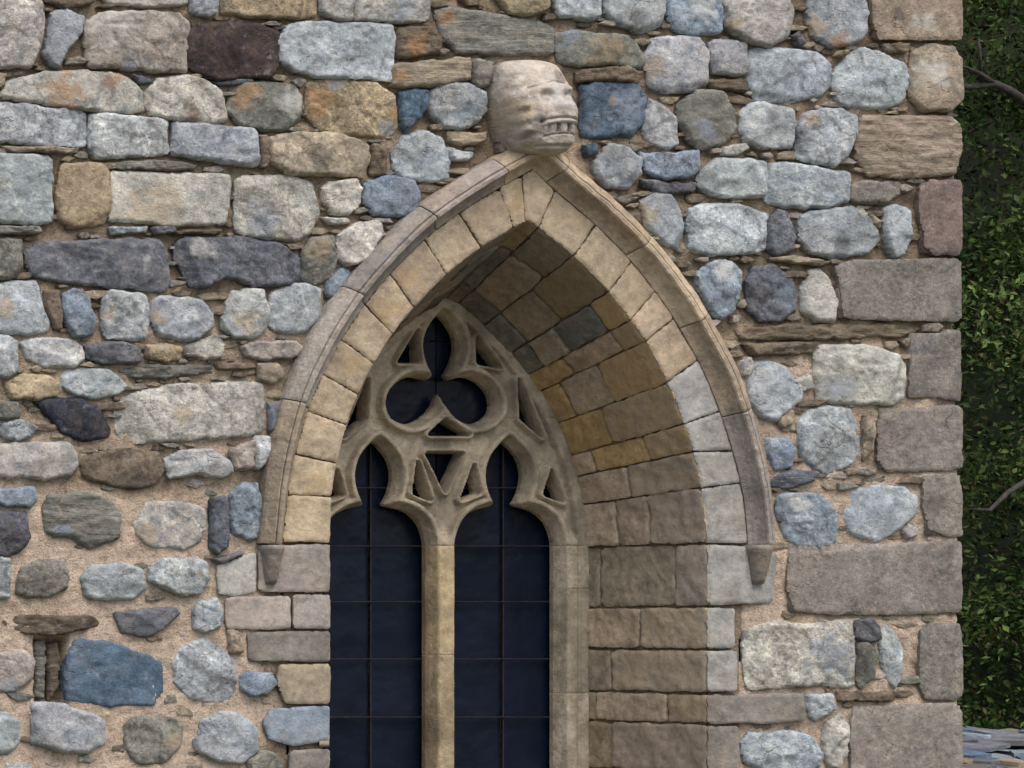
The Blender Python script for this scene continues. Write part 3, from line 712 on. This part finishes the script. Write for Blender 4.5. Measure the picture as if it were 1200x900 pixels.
# sill below the picture
b = MB(); b.add([(wx(375), -.07, wz(1080)), (wx(841), -.07, wz(1080)), (wx(841), 1.0, wz(1040)), (wx(375), 1.0, wz(1040)), (wx(375), -.07, wz(1110)), (wx(841), -.07, wz(1110)), (wx(841), 1.0, wz(1110)), (wx(375), 1.0, wz(1110))],
                [(0, 1, 2, 3), (4, 7, 6, 5), (0, 4, 5, 1), (1, 5, 6, 2), (2, 6, 7, 3), (3, 7, 4, 0)])
b.build('sill', M_dre, arch, pal('n'), smooth=False, stain=True)

# ------------------------------------------------------------------ hood mould
hood = empty('hood_mould', (wx(608), -.05, wz(640)), church, label='projecting weathered stone hood mould following the pointed arch')
HP = dense(np.concatenate([elc, erc[1:]]), 3, False)
HT = np.gradient(HP, axis=0); HT /= np.hypot(HT[:, 0], HT[:, 1])[:, None]
HN = np.stack([HT[:, 1], -HT[:, 0]], 1)            # outwards
HS = np.concatenate([[0], np.cumsum(np.hypot(*np.diff(HP, axis=0).T))])
apx = HP[:, 1].argmin()
# cross-section: distance out from the ring (px), projection (m)
PRF = [(-1, -.06), (0, .002), (4, .012), (8, .030), (11, .052), (12.5, .068), (13, .080), (14.5, .087), (18, .088), (20, .082), (20.4, .070), (21.2, .068), (21.6, .077), (23.2, .076), (33, .036), (35, .020), (35.5, -.06)]
def hood_piece(sa, sb, col):
    n = max(3, int((sb-sa)/2.2)); ss = np.linspace(sa+.6, sb-.6, n); V = []; F = []; w_ = len(PRF)
    for k, s_ in enumerate(ss):
        x = np.interp(s_, HS, HP[:, 0]); y = np.interp(s_, HS, HP[:, 1]); nx = np.interp(s_, HS, HN[:, 0]); ny = np.interp(s_, HS, HN[:, 1])
        if abs(s_-HS[apx]) < 10: pass
        L = math.hypot(nx, ny); nx /= L; ny /= L
        wear = float(fbm(np.array([s_/14]), np.array([sa/9.]), 5, 3)[0]); e = 0.0035 if k in (0, n-1) else 0
        for q, (d, pr) in enumerate(PRF):
            dd = d*(1+.025*wear)*(.80+.18*min(1, max(0, (610-y)/170))); pp = pr*(1+.06*wear)-e+.0016*float(vnoise(np.array([s_/7+q*3.1]), np.array([sa/5.]), 3)[0])
            xx = x+nx*dd; yy = y+ny*dd
            V.append((wx(xx), -pp, wz(yy)))
    for k in range(n-1):
        for q in range(w_-1):
            a = k*w_+q; F.append((a, a+w_, a+w_+1, a+1))
    F.append(tuple(range(w_))[::-1]); F.append(tuple((n-1)*w_+q for q in range(w_)))
    m = MB(); m.add(V, F); return m.build('hood_stone', M_tra2, hood, pal(col, .05), stain=True, smooth=False)
M_tra2 = stone_mat('weathered_moulding', .5, .6, warmth=.6, warm=(.34, .23, .12), cracks=.2, mottle=.4)
def hs(x, y): return HS[((HP-np.array([x, y]))**2).sum(1).argmin()]
cuts = [0, hs(360, 478), hs(427, 356), hs(510, 270), hs(592, 217), hs(640, 213), hs(735, 300), hs(797, 384), hs(845, 488), HS[-1]]
for k in range(len(cuts)-1): hood_piece(cuts[k], cuts[k+1], 'tpnpyvyvp'[k])
def hood_stop(x0, x1, y0, y1):
    m = MB(); V = []; F = []; n = 10; cx = (x0+x1)/2; hw = (x1-x0)/2*.86
    for k in range(n):
        t = k/(n-1); y = y0+(y1-y0)*t
        sc = 1.14 if t < .14 else (1.0-.46*((t-.14)/.86)**1.2); pr = (.096 if t < .14 else .086*(1-.5*((t-.14)/.86)**1.4))
        for a in np.linspace(0, math.pi, 9):
            V.append((wx(cx-math.cos(a)*hw*sc), .01-pr*math.sin(a)**.6, wz(y)))
    for k in range(n-1):
        for q in range(8): a = k*9+q; F.append((a, a+9, a+10, a+1))
    F.append(tuple(range(9))); F.append(tuple((n-1)*9+q for q in range(9))[::-1])
    m.add(V, F); m.build('hood_stop', M_tra2, hood, pal('n'), stain=True)
hood_stop(303, 330, 639, 684); hood_stop(873, 901, 639, 684)

# ------------------------------------------------------------------ carved head above the apex
def head():
    out = catmull([(576, 110), (581, 78), (602, 71), (636, 72), (652, 84), (657, 125), (656, 162), (648, 182), (618, 187), (592, 176), (578, 148)], 5, closed=True)
    P, sd, Q = hgrid([out], .9)
    a = (P[:, 0]-622)/38; bb = (P[:, 1]-72)/114
    t = np.clip(sd/17, 0, 1); prof = np.sqrt(1-(1-t)**2)
    sm = lambda u: np.clip(u, 0, 1)**2*(3-2*np.clip(u, 0, 1))
    h = prof*(.085+.105*sm(bb*1.9))
    G = lambda x, y, rx, ry: np.exp(-((a-x)/rx)**2-((bb-y)/ry)**2)
    c0 = .20; u = a-c0
    f = .020*G(c0, .68, .62, .17)+.024*G(c0, .50, .15, .09)                       # muzzle, nose
    f += .020*G(c0-.36, .30, .30, .05)+.020*G(c0+.36, .30, .30, .05)              # brows
    f -= .010*np.exp(-((bb-.235-.09*np.abs(u))/.014)**2)*(np.abs(u) < .8)         # furrow over the brow
    f -= .030*G(c0-.34, .405, .20, .05)+.030*G(c0+.34, .405, .19, .045)          # sockets
    f += .026*G(c0-.34, .41, .10, .032)+.026*G(c0+.34, .41, .10, .032)            # eyes
    f += .014*G(c0-.66, .55, .16, .09)+.014*G(c0+.60, .55, .14, .09)              # cheeks
    f -= .014*G(c0-.62, .66, .10, .03)
    lip = .615+.10*u*u
    f -= .012*np.exp(-((bb-lip)/.012)**2)*(np.abs(u) < .66)                       # drawn-back upper lip
    f += .006*np.exp(-((bb-lip-.03)/.016)**2)*(np.abs(u) < .66)
    mth = ((bb > lip+.055) & (bb < lip+.145) & (np.abs(u) < .56)).astype(float)
    tooth = 1-np.exp(-((u+.15)/.055)**4)-np.exp(-((u-.17)/.055)**4)-.35*np.exp(-((u+.42)/.03)**2)-.35*np.exp(-((u-.42)/.03)**2)
    f -= .026*mth*(1-tooth*.88)                                                   # teeth and gaps
    f -= .012*np.exp(-((bb-lip-.16)/.010)**2)*(np.abs(u) < .6)
    f -= .012*np.exp(-((bb-.90)/.014)**2)*(np.abs(u) < .7)                        # jaw fold
    f -= .02*sm((bb-.94)/.06)
    f -= .022*G(-.62, .42, .11, .20)                                              # hollow behind the cheek
    f += .005*np.sin(bb*50+a*5)*np.clip(-.5-a, 0, .3)*3
    h = h+1.25*f*np.clip(sd/8, 0, 1)+.008*fbm(P[:, 0]/15, P[:, 1]/15, 4, 5, .6)
    fm = front(0.0)
    def fmap(P, h):
        V = fm(P, h); V[:, 0] += .05*np.clip(h, 0, 1); V[:, 2] -= .06*np.clip(h, 0, 1); return V
    m = MB(); m.grid(P, h, Q, fmap, .05, stains(P, ('tan,585,140,20', 'dark,600,150,16', 'dark,640,92,8', 'pale,630,120,16')))
    o = m.build('carved_head', M_tra2, church, (*lin((180, 170, 158)), 1), stain=True); o['label'] = 'weathered grotesque head with open mouth carved above the arch'
head()

# ------------------------------------------------------------------ tracery window
YT = .70
window = empty('traceried_window', (wx(490), YT, wz(900)), church, label='two-light pointed window with trefoil tracery and dark glass')
def T(p): return np.array([at(x, y, YT+.06) for x, y in p])
def sm_(p, per=6): return catmull(p, per)
# left light, outline clockwise from the foot of its right edge (symmetric about x = 433)
def light(cx, hw, bot=1120):
    r_ = [(cx+hw, bot), (cx+hw, 660)]
    sh = sm_([(cx+hw, 650), (cx+hw-1, 632), (cx+hw-9, 612), (cx+hw-25, 599), (cx+14, 593)], 5)       # shoulder
    lobe = sm_([(cx+12, 591), (cx+19, 578), (cx+23, 558), (cx+19, 540), (cx+10, 527), (cx, 517)], 5)
    half = np.concatenate([r_, sh, lobe]); mir = half[::-1].copy(); mir[:, 0] = 2*cx-mir[:, 0]
    return np.concatenate([half, mir[1:]])
tre = np.concatenate([sm_([(510, 369), (519, 378), (528, 394), (530, 410), (525, 428), (517, 441)], 5),
                      sm_([(522, 446), (540, 442), (558, 449), (570, 464), (571, 482), (561, 493), (547, 497), (533, 492), (521, 482), (514, 471), (510, 460)], 5),
                      sm_([(510, 460), (506, 471), (499, 482), (487, 492), (473, 497), (459, 493), (448, 483), (448, 465), (461, 449), (478, 442), (497, 446)], 5)[1:],
                      sm_([(503, 441), (495, 428), (490, 410), (492, 394), (501, 378), (510, 369)], 5)[:-1]])
def mirx(p, c=511): return [(2*c-x, y) for x, y in p]
def grow(t_, d=3.6):
    q = np.array(t_, float); c = q.mean(0); v = q-c; return c+v*(1+d*1.6/np.hypot(v[:, 0], v[:, 1]).mean())
tri = [[(514, 496), (535, 509), (500, 509)], [(495, 535), (530, 535), (513, 572)],
       [(482, 549), (493, 582), (478, 576)], [(546, 552), (551, 576), (535, 582)],
       [(463, 422), (480, 394), (481, 422)], [(553, 402), (573, 428), (553, 424)],
       [(601, 452), (624, 508), (603, 490)], [(638, 558), (648, 584), (632, 578)],
       [(421, 452), (398, 508), (419, 490)], [(386, 558), (376, 584), (392, 578)]]
holes = [dense(light(436, 62), 2.5), dense(light(588.5, 59.5), 2.5), tre+np.array([2.5, 0])]+[dense(chaikin(grow(t_), 1, .03), 2.5)*1.0 for t_ in tri]
holesW = [T(h_) for h_ in holes]
ctr = opening.mean(0)
outer = dense(np.array([(608+(383-608)*.8, BOT-5)]+[(608+(q[0]-608)*.82, 640+(q[1]-640)*.815) for q in np.concatenate([ilc, irc[1:]])]+[(608+(834-608)*.8, BOT-5)]), 3)
holesW[0][:, 1] = np.minimum(holesW[0][:, 1], BOT-30); holesW[1][:, 1] = np.minimum(holesW[1][:, 1], BOT-30)
P, sd, Q = hgrid([outer]+holesW, 1.5)
dh = np.abs(sdist(P, holesW[:3])[0]); dt = np.abs(sdist(P, holesW[3:])[0])
# hollow-chamfer moulding rising from each opening to a ridge with a flat fillet
dout = np.abs(sdist(P, [outer])[0])
t1 = np.clip(dh/5.5, 0, 1); t2 = np.clip((dh-5.5)/1.4, 0, 1)
h = .012*np.clip(dh/1.2, 0, 1)+.050*t1**1.15+.018*t2**.6
h = np.minimum(h, .010+.072*np.clip(dt/2.8, 0, 1)**.8)
head_ = np.clip((at(0, 636, YT)[1]-P[:, 1])/14, 0, 1)
h = h-.040*np.clip((dh-11.5)/1.8, 0, 1)*head_*np.clip((dt-4.5)/2, 0, 1)*np.clip((dout-13)/2, 0, 1)   # sunk field between the ribs
h = h-.014*np.exp(-((dh-22)/2.0)**2)*(1-head_)
h = h+.0022*fbm(P[:, 0]/7, P[:, 1]/7, 21, 3)+.004*fbm(P[:, 0]/30, P[:, 1]/30, 22, 2)
h = np.where(sd <= 0, -.0, h)
mu0, mu1 = at(490, 0, YT+.06)[0], at(533, 0, YT+.06)[0]
yj = at(0, 640, YT+.06)[1]; ym = at(0, 768, YT+.06)[1]; yf1 = at(0, 690, YT)[1]; yf2 = at(0, 812, YT)[1]; yl = at(0, 490, YT)[1]
def label(p):
    x, y = p[:, 0], p[:, 1]; L = np.zeros(len(p), int)
    low = y > yj; mul = (x > mu0-12) & (x < mu1+12); L[low & mul & (y < ym)] = 1; L[low & mul & (y >= ym)] = 2
    rt = low & (x >= mu1+12); L[rt & (y < yf1)] = 3; L[rt & (y >= yf1) & (y < yf2)] = 4; L[rt & (y >= yf2)] = 5
    lf = low & (x <= mu0-12); L[lf & (y < yf2)] = 6; L[lf & (y >= yf2)] = 7
    xm = at(511, 0, YT)[0]; up = ~low
    L[up & (y < yl)] = 8; L[up & (y >= yl) & (x > xm)] = 9
    return L
qc = P[Q].mean(1); LQ = label(qc)
NAMES = {0: 'tracery_stone', 1: 'mullion', 2: 'mullion', 3: 'window_jamb', 4: 'window_jamb', 5: 'window_jamb', 6: 'window_jamb', 7: 'window_jamb', 8: 'tracery_stone', 9: 'tracery_stone'}
TC = {1: (178, 160, 128), 2: (160, 145, 118)}
for k in range(10):
    q = Q[LQ == k]
    if not len(q): continue
    u, inv = np.unique(q, return_inverse=True); q2 = inv.reshape(-1, 4); hh = h[u].copy()
    bd = np.unique(rim(q2)); isj = sd[u][bd] > 0; hh[bd[isj]] -= .004     # shallow joints
    gr = np.zeros((len(u), 4)); gr[:, :3] = lin((92, 86, 74)); gr[:, 3] = np.clip(fbm(P[u][:, 0]/34, P[u][:, 1]/60, 61, 4)*2.0-.12, 0, .6)
    m = MB(); m.grid(P[u], hh, q2, front(YT+.06), .03, gr)
    o = m.build(NAMES[k], M_tra, window, (*lin(TC.get(k, (180, 168, 148))), 1), stain=True)
# glass panes and bars just behind
YG = YT+.125
def gx(x): return wx(at(x, 0, YG)[0])
def gz(y): return wz(at(0, y, YG)[1])
cols = [(352, 432), (432, 511), (511, 587), (587, 668)]
rows = [335, 400, 445, 505, 572, 640, 705, 772, 840, 908, 980]
for a0, a1 in cols:
    for r0, r1 in zip(rows[:-1], rows[1:]):
        m = MB(); x0, x1, z0, z1 = gx(a0)+.004, gx(a1)-.004, gz(r1)+.004, gz(r0)-.004
        tx, tz = random.uniform(-.003, .003), random.uniform(-.003, .003)
        V = [(x0, YG+tx+tz, z0), (x1, YG-tx+tz, z0), (x1, YG-tx-tz, z1), (x0, YG+tx-tz, z1)]
        V2 = [(x, y+.005, z) for x, y, z in V]
        m.add(V+V2, [(0, 1, 2, 3), (7, 6, 5, 4), (0, 4, 5, 1), (1, 5, 6, 2), (2, 6, 7, 3), (3, 7, 4, 0)])
        m.build('pane', M_gla, window, smooth=False)
for a0 in (432, 587):
    m = MB(); m.box(gx(a0)-.0022, gx(a0)+.0022, YG-.022, YG-.012, gz(980), gz(505)); m.build('glazing_bar', M_bar, window, smooth=False)
for r0 in rows[4:-1]:
    for a0, a1 in ((368, 500), (524, 650)):
        m = MB(); m.box(gx(a0), gx(a1), YG-.034, YG-.0235, gz(r0)-.0022, gz(r0)+.0022); m.build('glazing_bar', M_bar, window, smooth=False)
# unseen slab added behind the glass to keep the light out
m = MB(); m.box(wx(330), wx(880), .97, 1.05, wz(1100), wz(200)); m.build('inner_lining', M_mor, church, smooth=False)

# ------------------------------------------------------------------ mortar bed, wall body, unseen masonry round the picture
LX, TY, BY = -420, -330, 1205
ring = np.concatenate([[(350, BOT)], elc+np.array([4, 3]), (erc+np.array([-4, 3]))[1:], [(862, BOT)]])
r_ = 3.3
gx_, gy_ = np.meshgrid(np.arange(LX, 1124+r_, r_), np.arange(TY, BY+r_, r_)); ny, nx = gx_.shape
P = np.stack([gx_.ravel(), gy_.ravel()], 1)
hole = sdist(P, [dense(ring, 12)])[0]
x, y = P[:, 0], P[:, 1]
flush = np.clip((y-545)/60, 0, 1)*np.clip((330-x)/40, 0, 1)
flush = np.maximum(flush, .75*np.clip((y-395)/40, 0, 1)*np.clip((x-850)/20, 0, 1))
flush = np.maximum(flush, .35*np.clip((y-330)/60, 0, 1)*np.clip((400-x)/40, 0, 1))
flush = np.clip(flush+.45*fbm(x/60, y/60, 3, 3), 0, 1)*np.clip((np.maximum(np.abs(x-62)/20, np.abs(y-787)/42)-.85)/.25, 0, 1)
h = -.042+.026*flush-.07*np.clip(1.15-np.maximum(np.abs(x-62)/17, np.abs(y-787)/38), 0, .3)/.3+.018*fbm(x/14, y/14, 8, 4)*(1.3-.8*flush)+.008*fbm(x/5, y/5, 18, 2)
h = np.where(hole > -4, -.03, h)
g = hole.reshape(ny, nx); keep = np.maximum.reduce([g[:-1, :-1], g[1:, :-1], g[:-1, 1:], g[1:, 1:]]) < 0
jj, ii = np.nonzero(keep); a = jj*nx+ii
mm = MB(); att = np.zeros((len(P), 4)); att[:, 3] = np.clip(flush*1.25, 0, 1)
mm.add(front(0)(P, h), np.stack([a, a+nx, a+nx+1, a+1], 1), att)
# tunnel behind the reveal blocks, side and back of the wall
k = CS[::3]; n = len(k); V = np.concatenate([soffit_map(np.stack([k, np.full(n, v_)], 1), np.full(n, -.022)) for v_ in (7.5, 240.)])
mm.add(V, [(i, i+1, n+i+1, n+i) for i in range(n-1)])
rr = ring; n = len(rr); V = []
for p_ in CV[::6]-NI[::6]*5: V.append((wx(p_[0]), .030, wz(p_[1])))
n1 = len(V)
for p_ in CV[::6]-NI[::6]*80: V.append((wx(p_[0]), .030, wz(p_[1])))
mm.add(V, [(i, n1+i, n1+i+1, i+1) for i in range(n1-1)])
mm.box(wx(1085), wx(1122), .06, 6, wz(BY), wz(TY))
mm.box(wx(LX), wx(320), .10, .9, wz(BY), wz(TY)); mm.box(wx(890), wx(1084), .10, .9, wz(BY), wz(TY)); mm.box(wx(320), wx(890), .10, .9, wz(150), wz(TY)); mm.box(wx(320), wx(890), .10, .9, wz(BY), wz(1112))
mm.build('mortar', M_mor, church, stain=True)

# pinning stones pushed into the wide joints
ap = [np.concatenate([[(308, 700)], [(312, 640)], np.array(EL)+np.array([-30, -14]), (np.array(ER)+np.array([32, -14]))[1:], [(905, 700)], [(870, 900)], [(310, 900)]])]
ap.append(np.array([(565, 60), (690, 60), (690, 190), (565, 190)], float))
cand = rng.uniform([0, 0], [1122, 900], (9000, 2)); dd = np.full(len(cand), 1e9)
polys = stones_xy+ap
segs = [dense(p_, 8) for p_ in polys]
ok = np.ones(len(cand), bool)
for p_ in polys:
    lo, hi = p_.min(0)-14, p_.max(0)+14; k = np.nonzero(((cand > lo) & (cand < hi)).all(1))[0]
    if len(k):
        s_, _ = sdist(cand[k], [p_]); ok[k[s_ > 0]] = False; dd[k] = np.minimum(dd[k], np.abs(s_))
placed = []; pin = {}
for i in np.argsort(-dd):
    if not ok[i] or dd[i] < 3.0: continue
    r0 = min(dd[i], 8)*random.uniform(.75, 1.0); c_ = cand[i]
    if c_[1] > 560 and c_[0] < 320 and random.random() < .93: continue
    if c_[1] > 420 and c_[0] > 850 and random.random() < .6: continue
    if 40 < c_[0] < 84 and 745 < c_[1] < 828: continue
    if any((c_[0]-q[0])**2+(c_[1]-q[1])**2 < (r0+q[2]+.5)**2 for q in placed): continue
    placed.append((c_[0], c_[1], r0))
    if len(placed) > 330: break
print('pinning', len(placed), 'stones', len(stones_xy))
PCOL = ['t', 'q', 'n', 'q', 'e', 't', 'q', 'p']
for x_, y_, r0 in placed: pin.setdefault(random.choice(PCOL), []).append((x_, y_, r0))
def chip(mb, x_, y_, r0, sx, dep, y0):
    n = random.choice((5, 6, 7)); V = []; F = []; jit = [random.uniform(-.3, .3) for _ in range(n)]; jr = [random.uniform(.7, 1.25) for _ in range(n)]
    for k, (rr_, hh) in enumerate(((1.05, -.06), (1., .0), (.86, dep*.8), (.5, dep))):
        for q in range(n):
            a = 2*math.pi*(q+jit[q])/n; j = jr[q]
            V.append((wx(x_+math.cos(a)*r0*rr_*j*sx), y0-hh-random.uniform(0, .003), wz(y_+math.sin(a)*r0*.8*rr_*j)))
    for k in range(3):
        for q in range(n): F.append((k*n+q, (k+1)*n+q, (k+1)*n+(q+1) % n, k*n+(q+1) % n))
    F.append(tuple(3*n+q for q in range(n))[::-1]); mb.add(V, F)
for c_, L in pin.items():
    mb = MB()
    for x_, y_, r0 in L: chip(mb, x_, y_, r0, random.uniform(1.3, 3.0), r0*.001+.003, random.uniform(.012, .034))
    o = mb.build('pinning_stones', M_rub, church, pal(c_), smooth=False, stain=True); o['kind'] = 'stuff'
# masonry beyond the picture's edges
far = {}
def rows_fill(x0, x1, y0, y1):
    yy = y0
    while yy < y1-12:
        hh = min(random.uniform(34, 66), y1-yy); xx = x0
        while xx < x1-14:
            ww = min(random.uniform(40, 120), x1-xx)
            if x1-xx-ww < 26: ww = x1-xx
            far.setdefault(random.choice('wggcbtedn'), []).append((xx+3, yy+3, xx+ww-3, yy+hh-3)); xx += ww
        yy += hh
rows_fill(LX+5, -16, TY+5, 1195); rows_fill(-14, 1126, TY+5, -14); rows_fill(-14, 300, 918, 1195); rows_fill(908, 1126, 918, 1195); rows_fill(300, 908, 1114, 1195)
for c_, L in far.items():
    mb = MB()
    for (x0, y0, x1, y1) in L:
        seed += 7
        p_ = np.array([(x0+random.uniform(0, 8), y0+random.uniform(0, 6)), ((x0+x1)/2, y0+random.uniform(-1, 3)), (x1-random.uniform(0, 8), y0+random.uniform(0, 6)), (x1, (y0+y1)/2), (x1-random.uniform(0, 8), y1-random.uniform(0, 6)), ((x0+x1)/2, y1+random.uniform(-3, 1)), (x0+random.uniform(0, 8), y1-random.uniform(0, 6)), (x0, (y0+y1)/2)])
        front_stone(p_, 'r', seed, random.uniform(-.01, .015), res=6, mb=mb)
    o = mb.build('outlying_stones', M_rub, church, pal(c_), stain=True); o['kind'] = 'stuff'

# ------------------------------------------------------------------ ground, hillside
def sheet(name, fx, nx, ny, ext, m_):
    X = np.linspace(ext[0], ext[1], nx); Y = np.linspace(ext[2], ext[3], ny); gx, gy = np.meshgrid(X, Y)
    V = np.stack([gx.ravel(), gy.ravel(), fx(gx.ravel(), gy.ravel())], 1); j, i = np.meshgrid(np.arange(ny-1), np.arange(nx-1), indexing='ij'); a = (j*nx+i).ravel()
    b = MB(); b.add(V, np.stack([a, a+1, a+nx+1, a+nx], 1)); o = b.build(name, m_); o['kind'] = 'structure'; return o
sheet('ground', lambda x, y: .04*fbm(x/2, y/2, 1, 3)-.03, 80, 80, (-120, 120, -120, 120), M_grass)
def hill_z(x, y): return np.clip((y-6.2), 0, 15)*1.75+np.clip(y-21.2, 0, 40)*.3+.5*fbm(x/2.5, y/2.5, 9, 4)*np.clip((y-6.5)/2, 0, 1)-.2
sheet('hillside', hill_z, 90, 70, (-6, 45, 6.3, 40), M_hill)

# ------------------------------------------------------------------ low outbuilding with a slate roof behind the corner
shed = empty('slate_roofed_outbuilding', (4.2, 2.4, 0), label='low outbuilding roofed with irregular blue-grey slates behind the church corner', category='outbuilding')
b = MB(); b.box(2.3, 6.2, 1.35, 3.7, -.02, .86); b.build('wall', M_lay, shed, pal('e'), smooth=False, stain=True)
b = MB(); b.add([(2.2, 1.15, .86), (6.3, 1.15, .86), (6.3, 3.8, 1.22), (2.2, 3.8, 1.22), (2.2, 1.15, .80), (6.3, 1.15, .80), (6.3, 3.8, .86), (2.2, 3.8, .86)],
                [(0, 1, 2, 3), (4, 7, 6, 5), (0, 4, 5, 1), (1, 5, 6, 2), (2, 6, 7, 3), (3, 7, 4, 0)]); roof = b.build('roof', M_lay, shed, pal('q'), smooth=False, stain=True)
def slate(cx, cy, cz, w_, d_, t_, rz, tilt, roll):
    n = random.choice((5, 6, 7)); V = []
    for z in (-t_/2, t_/2):
        rs = random.Random(int(cx*997+cy*131))
        for q in range(n):
            a = 2*math.pi*(q+rs.uniform(-.25, .25))/n; px, py = math.cos(a)*w_/2*rs.uniform(.85, 1.15), math.sin(a)*d_/2*rs.uniform(.85, 1.15)
            x = px*math.cos(rz)-py*math.sin(rz); y = px*math.sin(rz)+py*math.cos(rz)
            V.append((cx+x, cy+y, cz+z+y*tilt+x*roll+rs.uniform(-.004, .004)))
    F = [tuple(range(n))[::-1], tuple(range(n, 2*n))]+[(q, (q+1) % n, n+(q+1) % n, n+q) for q in range(n)]
    b = MB(); b.add(V, F)
    return b.build('slate', M_sla, roof, pal(random.choice('ssbbdde' if random.random() < .9 else 'ot'), .12), smooth=False, stain=True)
for j in range(13):
    yy = 1.2+j*.2; xx = 2.3+random.uniform(-.1, .1)
    while xx < 6.1:
        ww = random.uniform(.12, .26)
        slate(xx+ww/2, yy+random.uniform(-.04, .04), .91+(yy-1.15)*.14+random.uniform(0, .035), ww*1.2, random.uniform(.24, .36), random.uniform(.014, .028), random.uniform(-.5, .5), random.uniform(-.02, .16), random.uniform(-.12, .12)); xx += ww

# ------------------------------------------------------------------ vegetation
def leaves(name, pos, size, parent, cols, seed_, up=.3):
    r2 = np.random.default_rng(seed_); n = len(pos)
    d = r2.normal(size=(n, 3)); d[:, 2] += up; d[:, 1] -= .5; d /= np.linalg.norm(d, axis=1)[:, None]
    a = np.cross(d, r2.normal(size=(n, 3))); a /= np.linalg.norm(a, axis=1)[:, None]; b = np.cross(d, a)
    L = (size*r2.uniform(.6, 1.35, n))[:, None]; W = L*r2.uniform(.35, .6, n)[:, None]
    V = np.stack([pos-a*L, pos-b*W+d*L*.15, pos+a*L, pos+b*W+d*L*.15], 1).reshape(-1, 3)
    F = np.arange(n*4).reshape(-1, 4)
    c = np.array([lin(q) for q in cols])[r2.integers(0, len(cols), n)]*r2.uniform(.6, 1.25, n)[:, None]
    att = np.concatenate([c, np.ones((n, 1))], 1).repeat(4, 0)
    m = MB(); m.add(V, F, att)
    return m.build(name, M_leaf, parent, stain=True, smooth=False)
GREEN = [(60, 86, 42), (50, 74, 38), (70, 94, 46), (78, 102, 50), (46, 64, 36), (84, 80, 50), (64, 70, 42), (98, 120, 60), (106, 124, 72)]
def tree(x, y, H, rad, label, seed_, nleaf, bare=()):
    r2 = np.random.default_rng(seed_); rd = random.Random(seed_); z0 = float(hill_z(np.array([x]), np.array([y]))[0]) if y > 6.3 else 0
    t = empty('tree', (x, y, z0), label=label, category='tree', group='trees on the slope behind the church')
    tr = MB(); pp = [(x, y, z0-.2)]
    for k in range(1, 9): pp.append((x+rd.uniform(-.12, .12)*k*.5, y+rd.uniform(-.1, .1)*k*.5, z0+H*.9*k/8))
    tr.tube(pp, [.17*(1-k/9.5)+.02 for k in range(9)], 8); tr.build('trunk', M_bark, t)
    cl = []
    for k in range(26):
        i = rd.randint(1, 8); p0 = Vector(pp[i]); a = rd.uniform(0, 2*math.pi); L = rad*rd.uniform(.6, 1.05)*(1-.45*i/8)
        p1 = p0+Vector((math.cos(a)*L, math.sin(a)*L, rd.uniform(-.1, .5)*L)); mid = (p0+p1)/2+Vector((rd.uniform(-.1, .1), rd.uniform(-.1, .1), rd.uniform(0, .2)))
        b = MB(); b.tube([p0, mid, p1], [.045, .028, .010], 6); b.build('branch', M_bark, t); cl += [mid, p1, (mid+p1)/2]
    for pts_ in bare:
        b = MB(); b.tube(pts_[0], pts_[1], 7)
        b.build('branch', M_bark, t)
    cl = np.array([tuple(c_) for c_ in cl]); n = int(nleaf*1.9); ci = r2.integers(0, len(cl), n)
    off = r2.normal(size=(n, 3))*np.array([.26, .26, .2])*r2.uniform(.5, 1.3, len(cl))[ci][:, None]
    leaves('crown', cl[ci]+off, .025, t, GREEN, seed_)
def bp(x, y, Y): q = at(x, y, Y); return (wx(q[0]), Y, wz(q[1]))
tree(7.75, 6.3, 8.0, 1.6, 'dense dark green tree close behind the church corner with a forked grey dead branch', 11, 34000,
     bare=[([bp(1110, 100, 5.4), bp(1135, 102, 5.4), bp(1165, 98, 5.4), bp(1182, 106, 5.45), bp(1205, 122, 5.5), bp(1228, 138, 5.8), (7.75, 6.3, 5.0)], [.014, .02, .024, .027, .03, .034, .04]),
           ([bp(1165, 98, 5.4), bp(1148, 86, 5.35), bp(1130, 78, 5.3)], [.02, .014, .008]),
           ([bp(1150, 98, 5.4), bp(1149, 70, 5.3), bp(1147, 45, 5.3)], [.012, .009, .005])])
tree(9.3, 6.6, 7.5, 1.7, 'leafy dark green tree standing beyond the slate-roofed outbuilding', 12, 22000,
     bare=[([bp(1140, 597, 5.2), bp(1160, 598, 5.2), bp(1180, 578, 5.3), bp(1205, 562, 5.4), bp(1260, 540, 5.8), (9.3, 6.6, 3.4)], [.007, .012, .016, .019, .026, .034])])
tree(7.0, 8.3, 8.5, 1.8, 'tall dark green tree rooted on the steep slope behind the nearest tree', 13, 30000)
tree(10.2, 9.2, 9.0, 2.0, 'broad dark green tree high up the steep slope', 14, 20000)
r2 = np.random.default_rng(3); n = 140000
X = r2.uniform(4.0, 13, n); Y = 6.0+r2.uniform(0, 1, n)**1.1*9
Z = hill_z(X, Y)+r2.uniform(0, 1, n)**1.6*.9*(1+.8*fbm(X/.8, Y/.8, 2, 2))
o = leaves('ivy_undergrowth', np.stack([X, Y, np.maximum(Z, .02)], 1), .027, None, GREEN, 5); o['kind'] = 'stuff'; o['label'] = 'dark ivy and undergrowth covering the slope'; o['category'] = 'undergrowth'
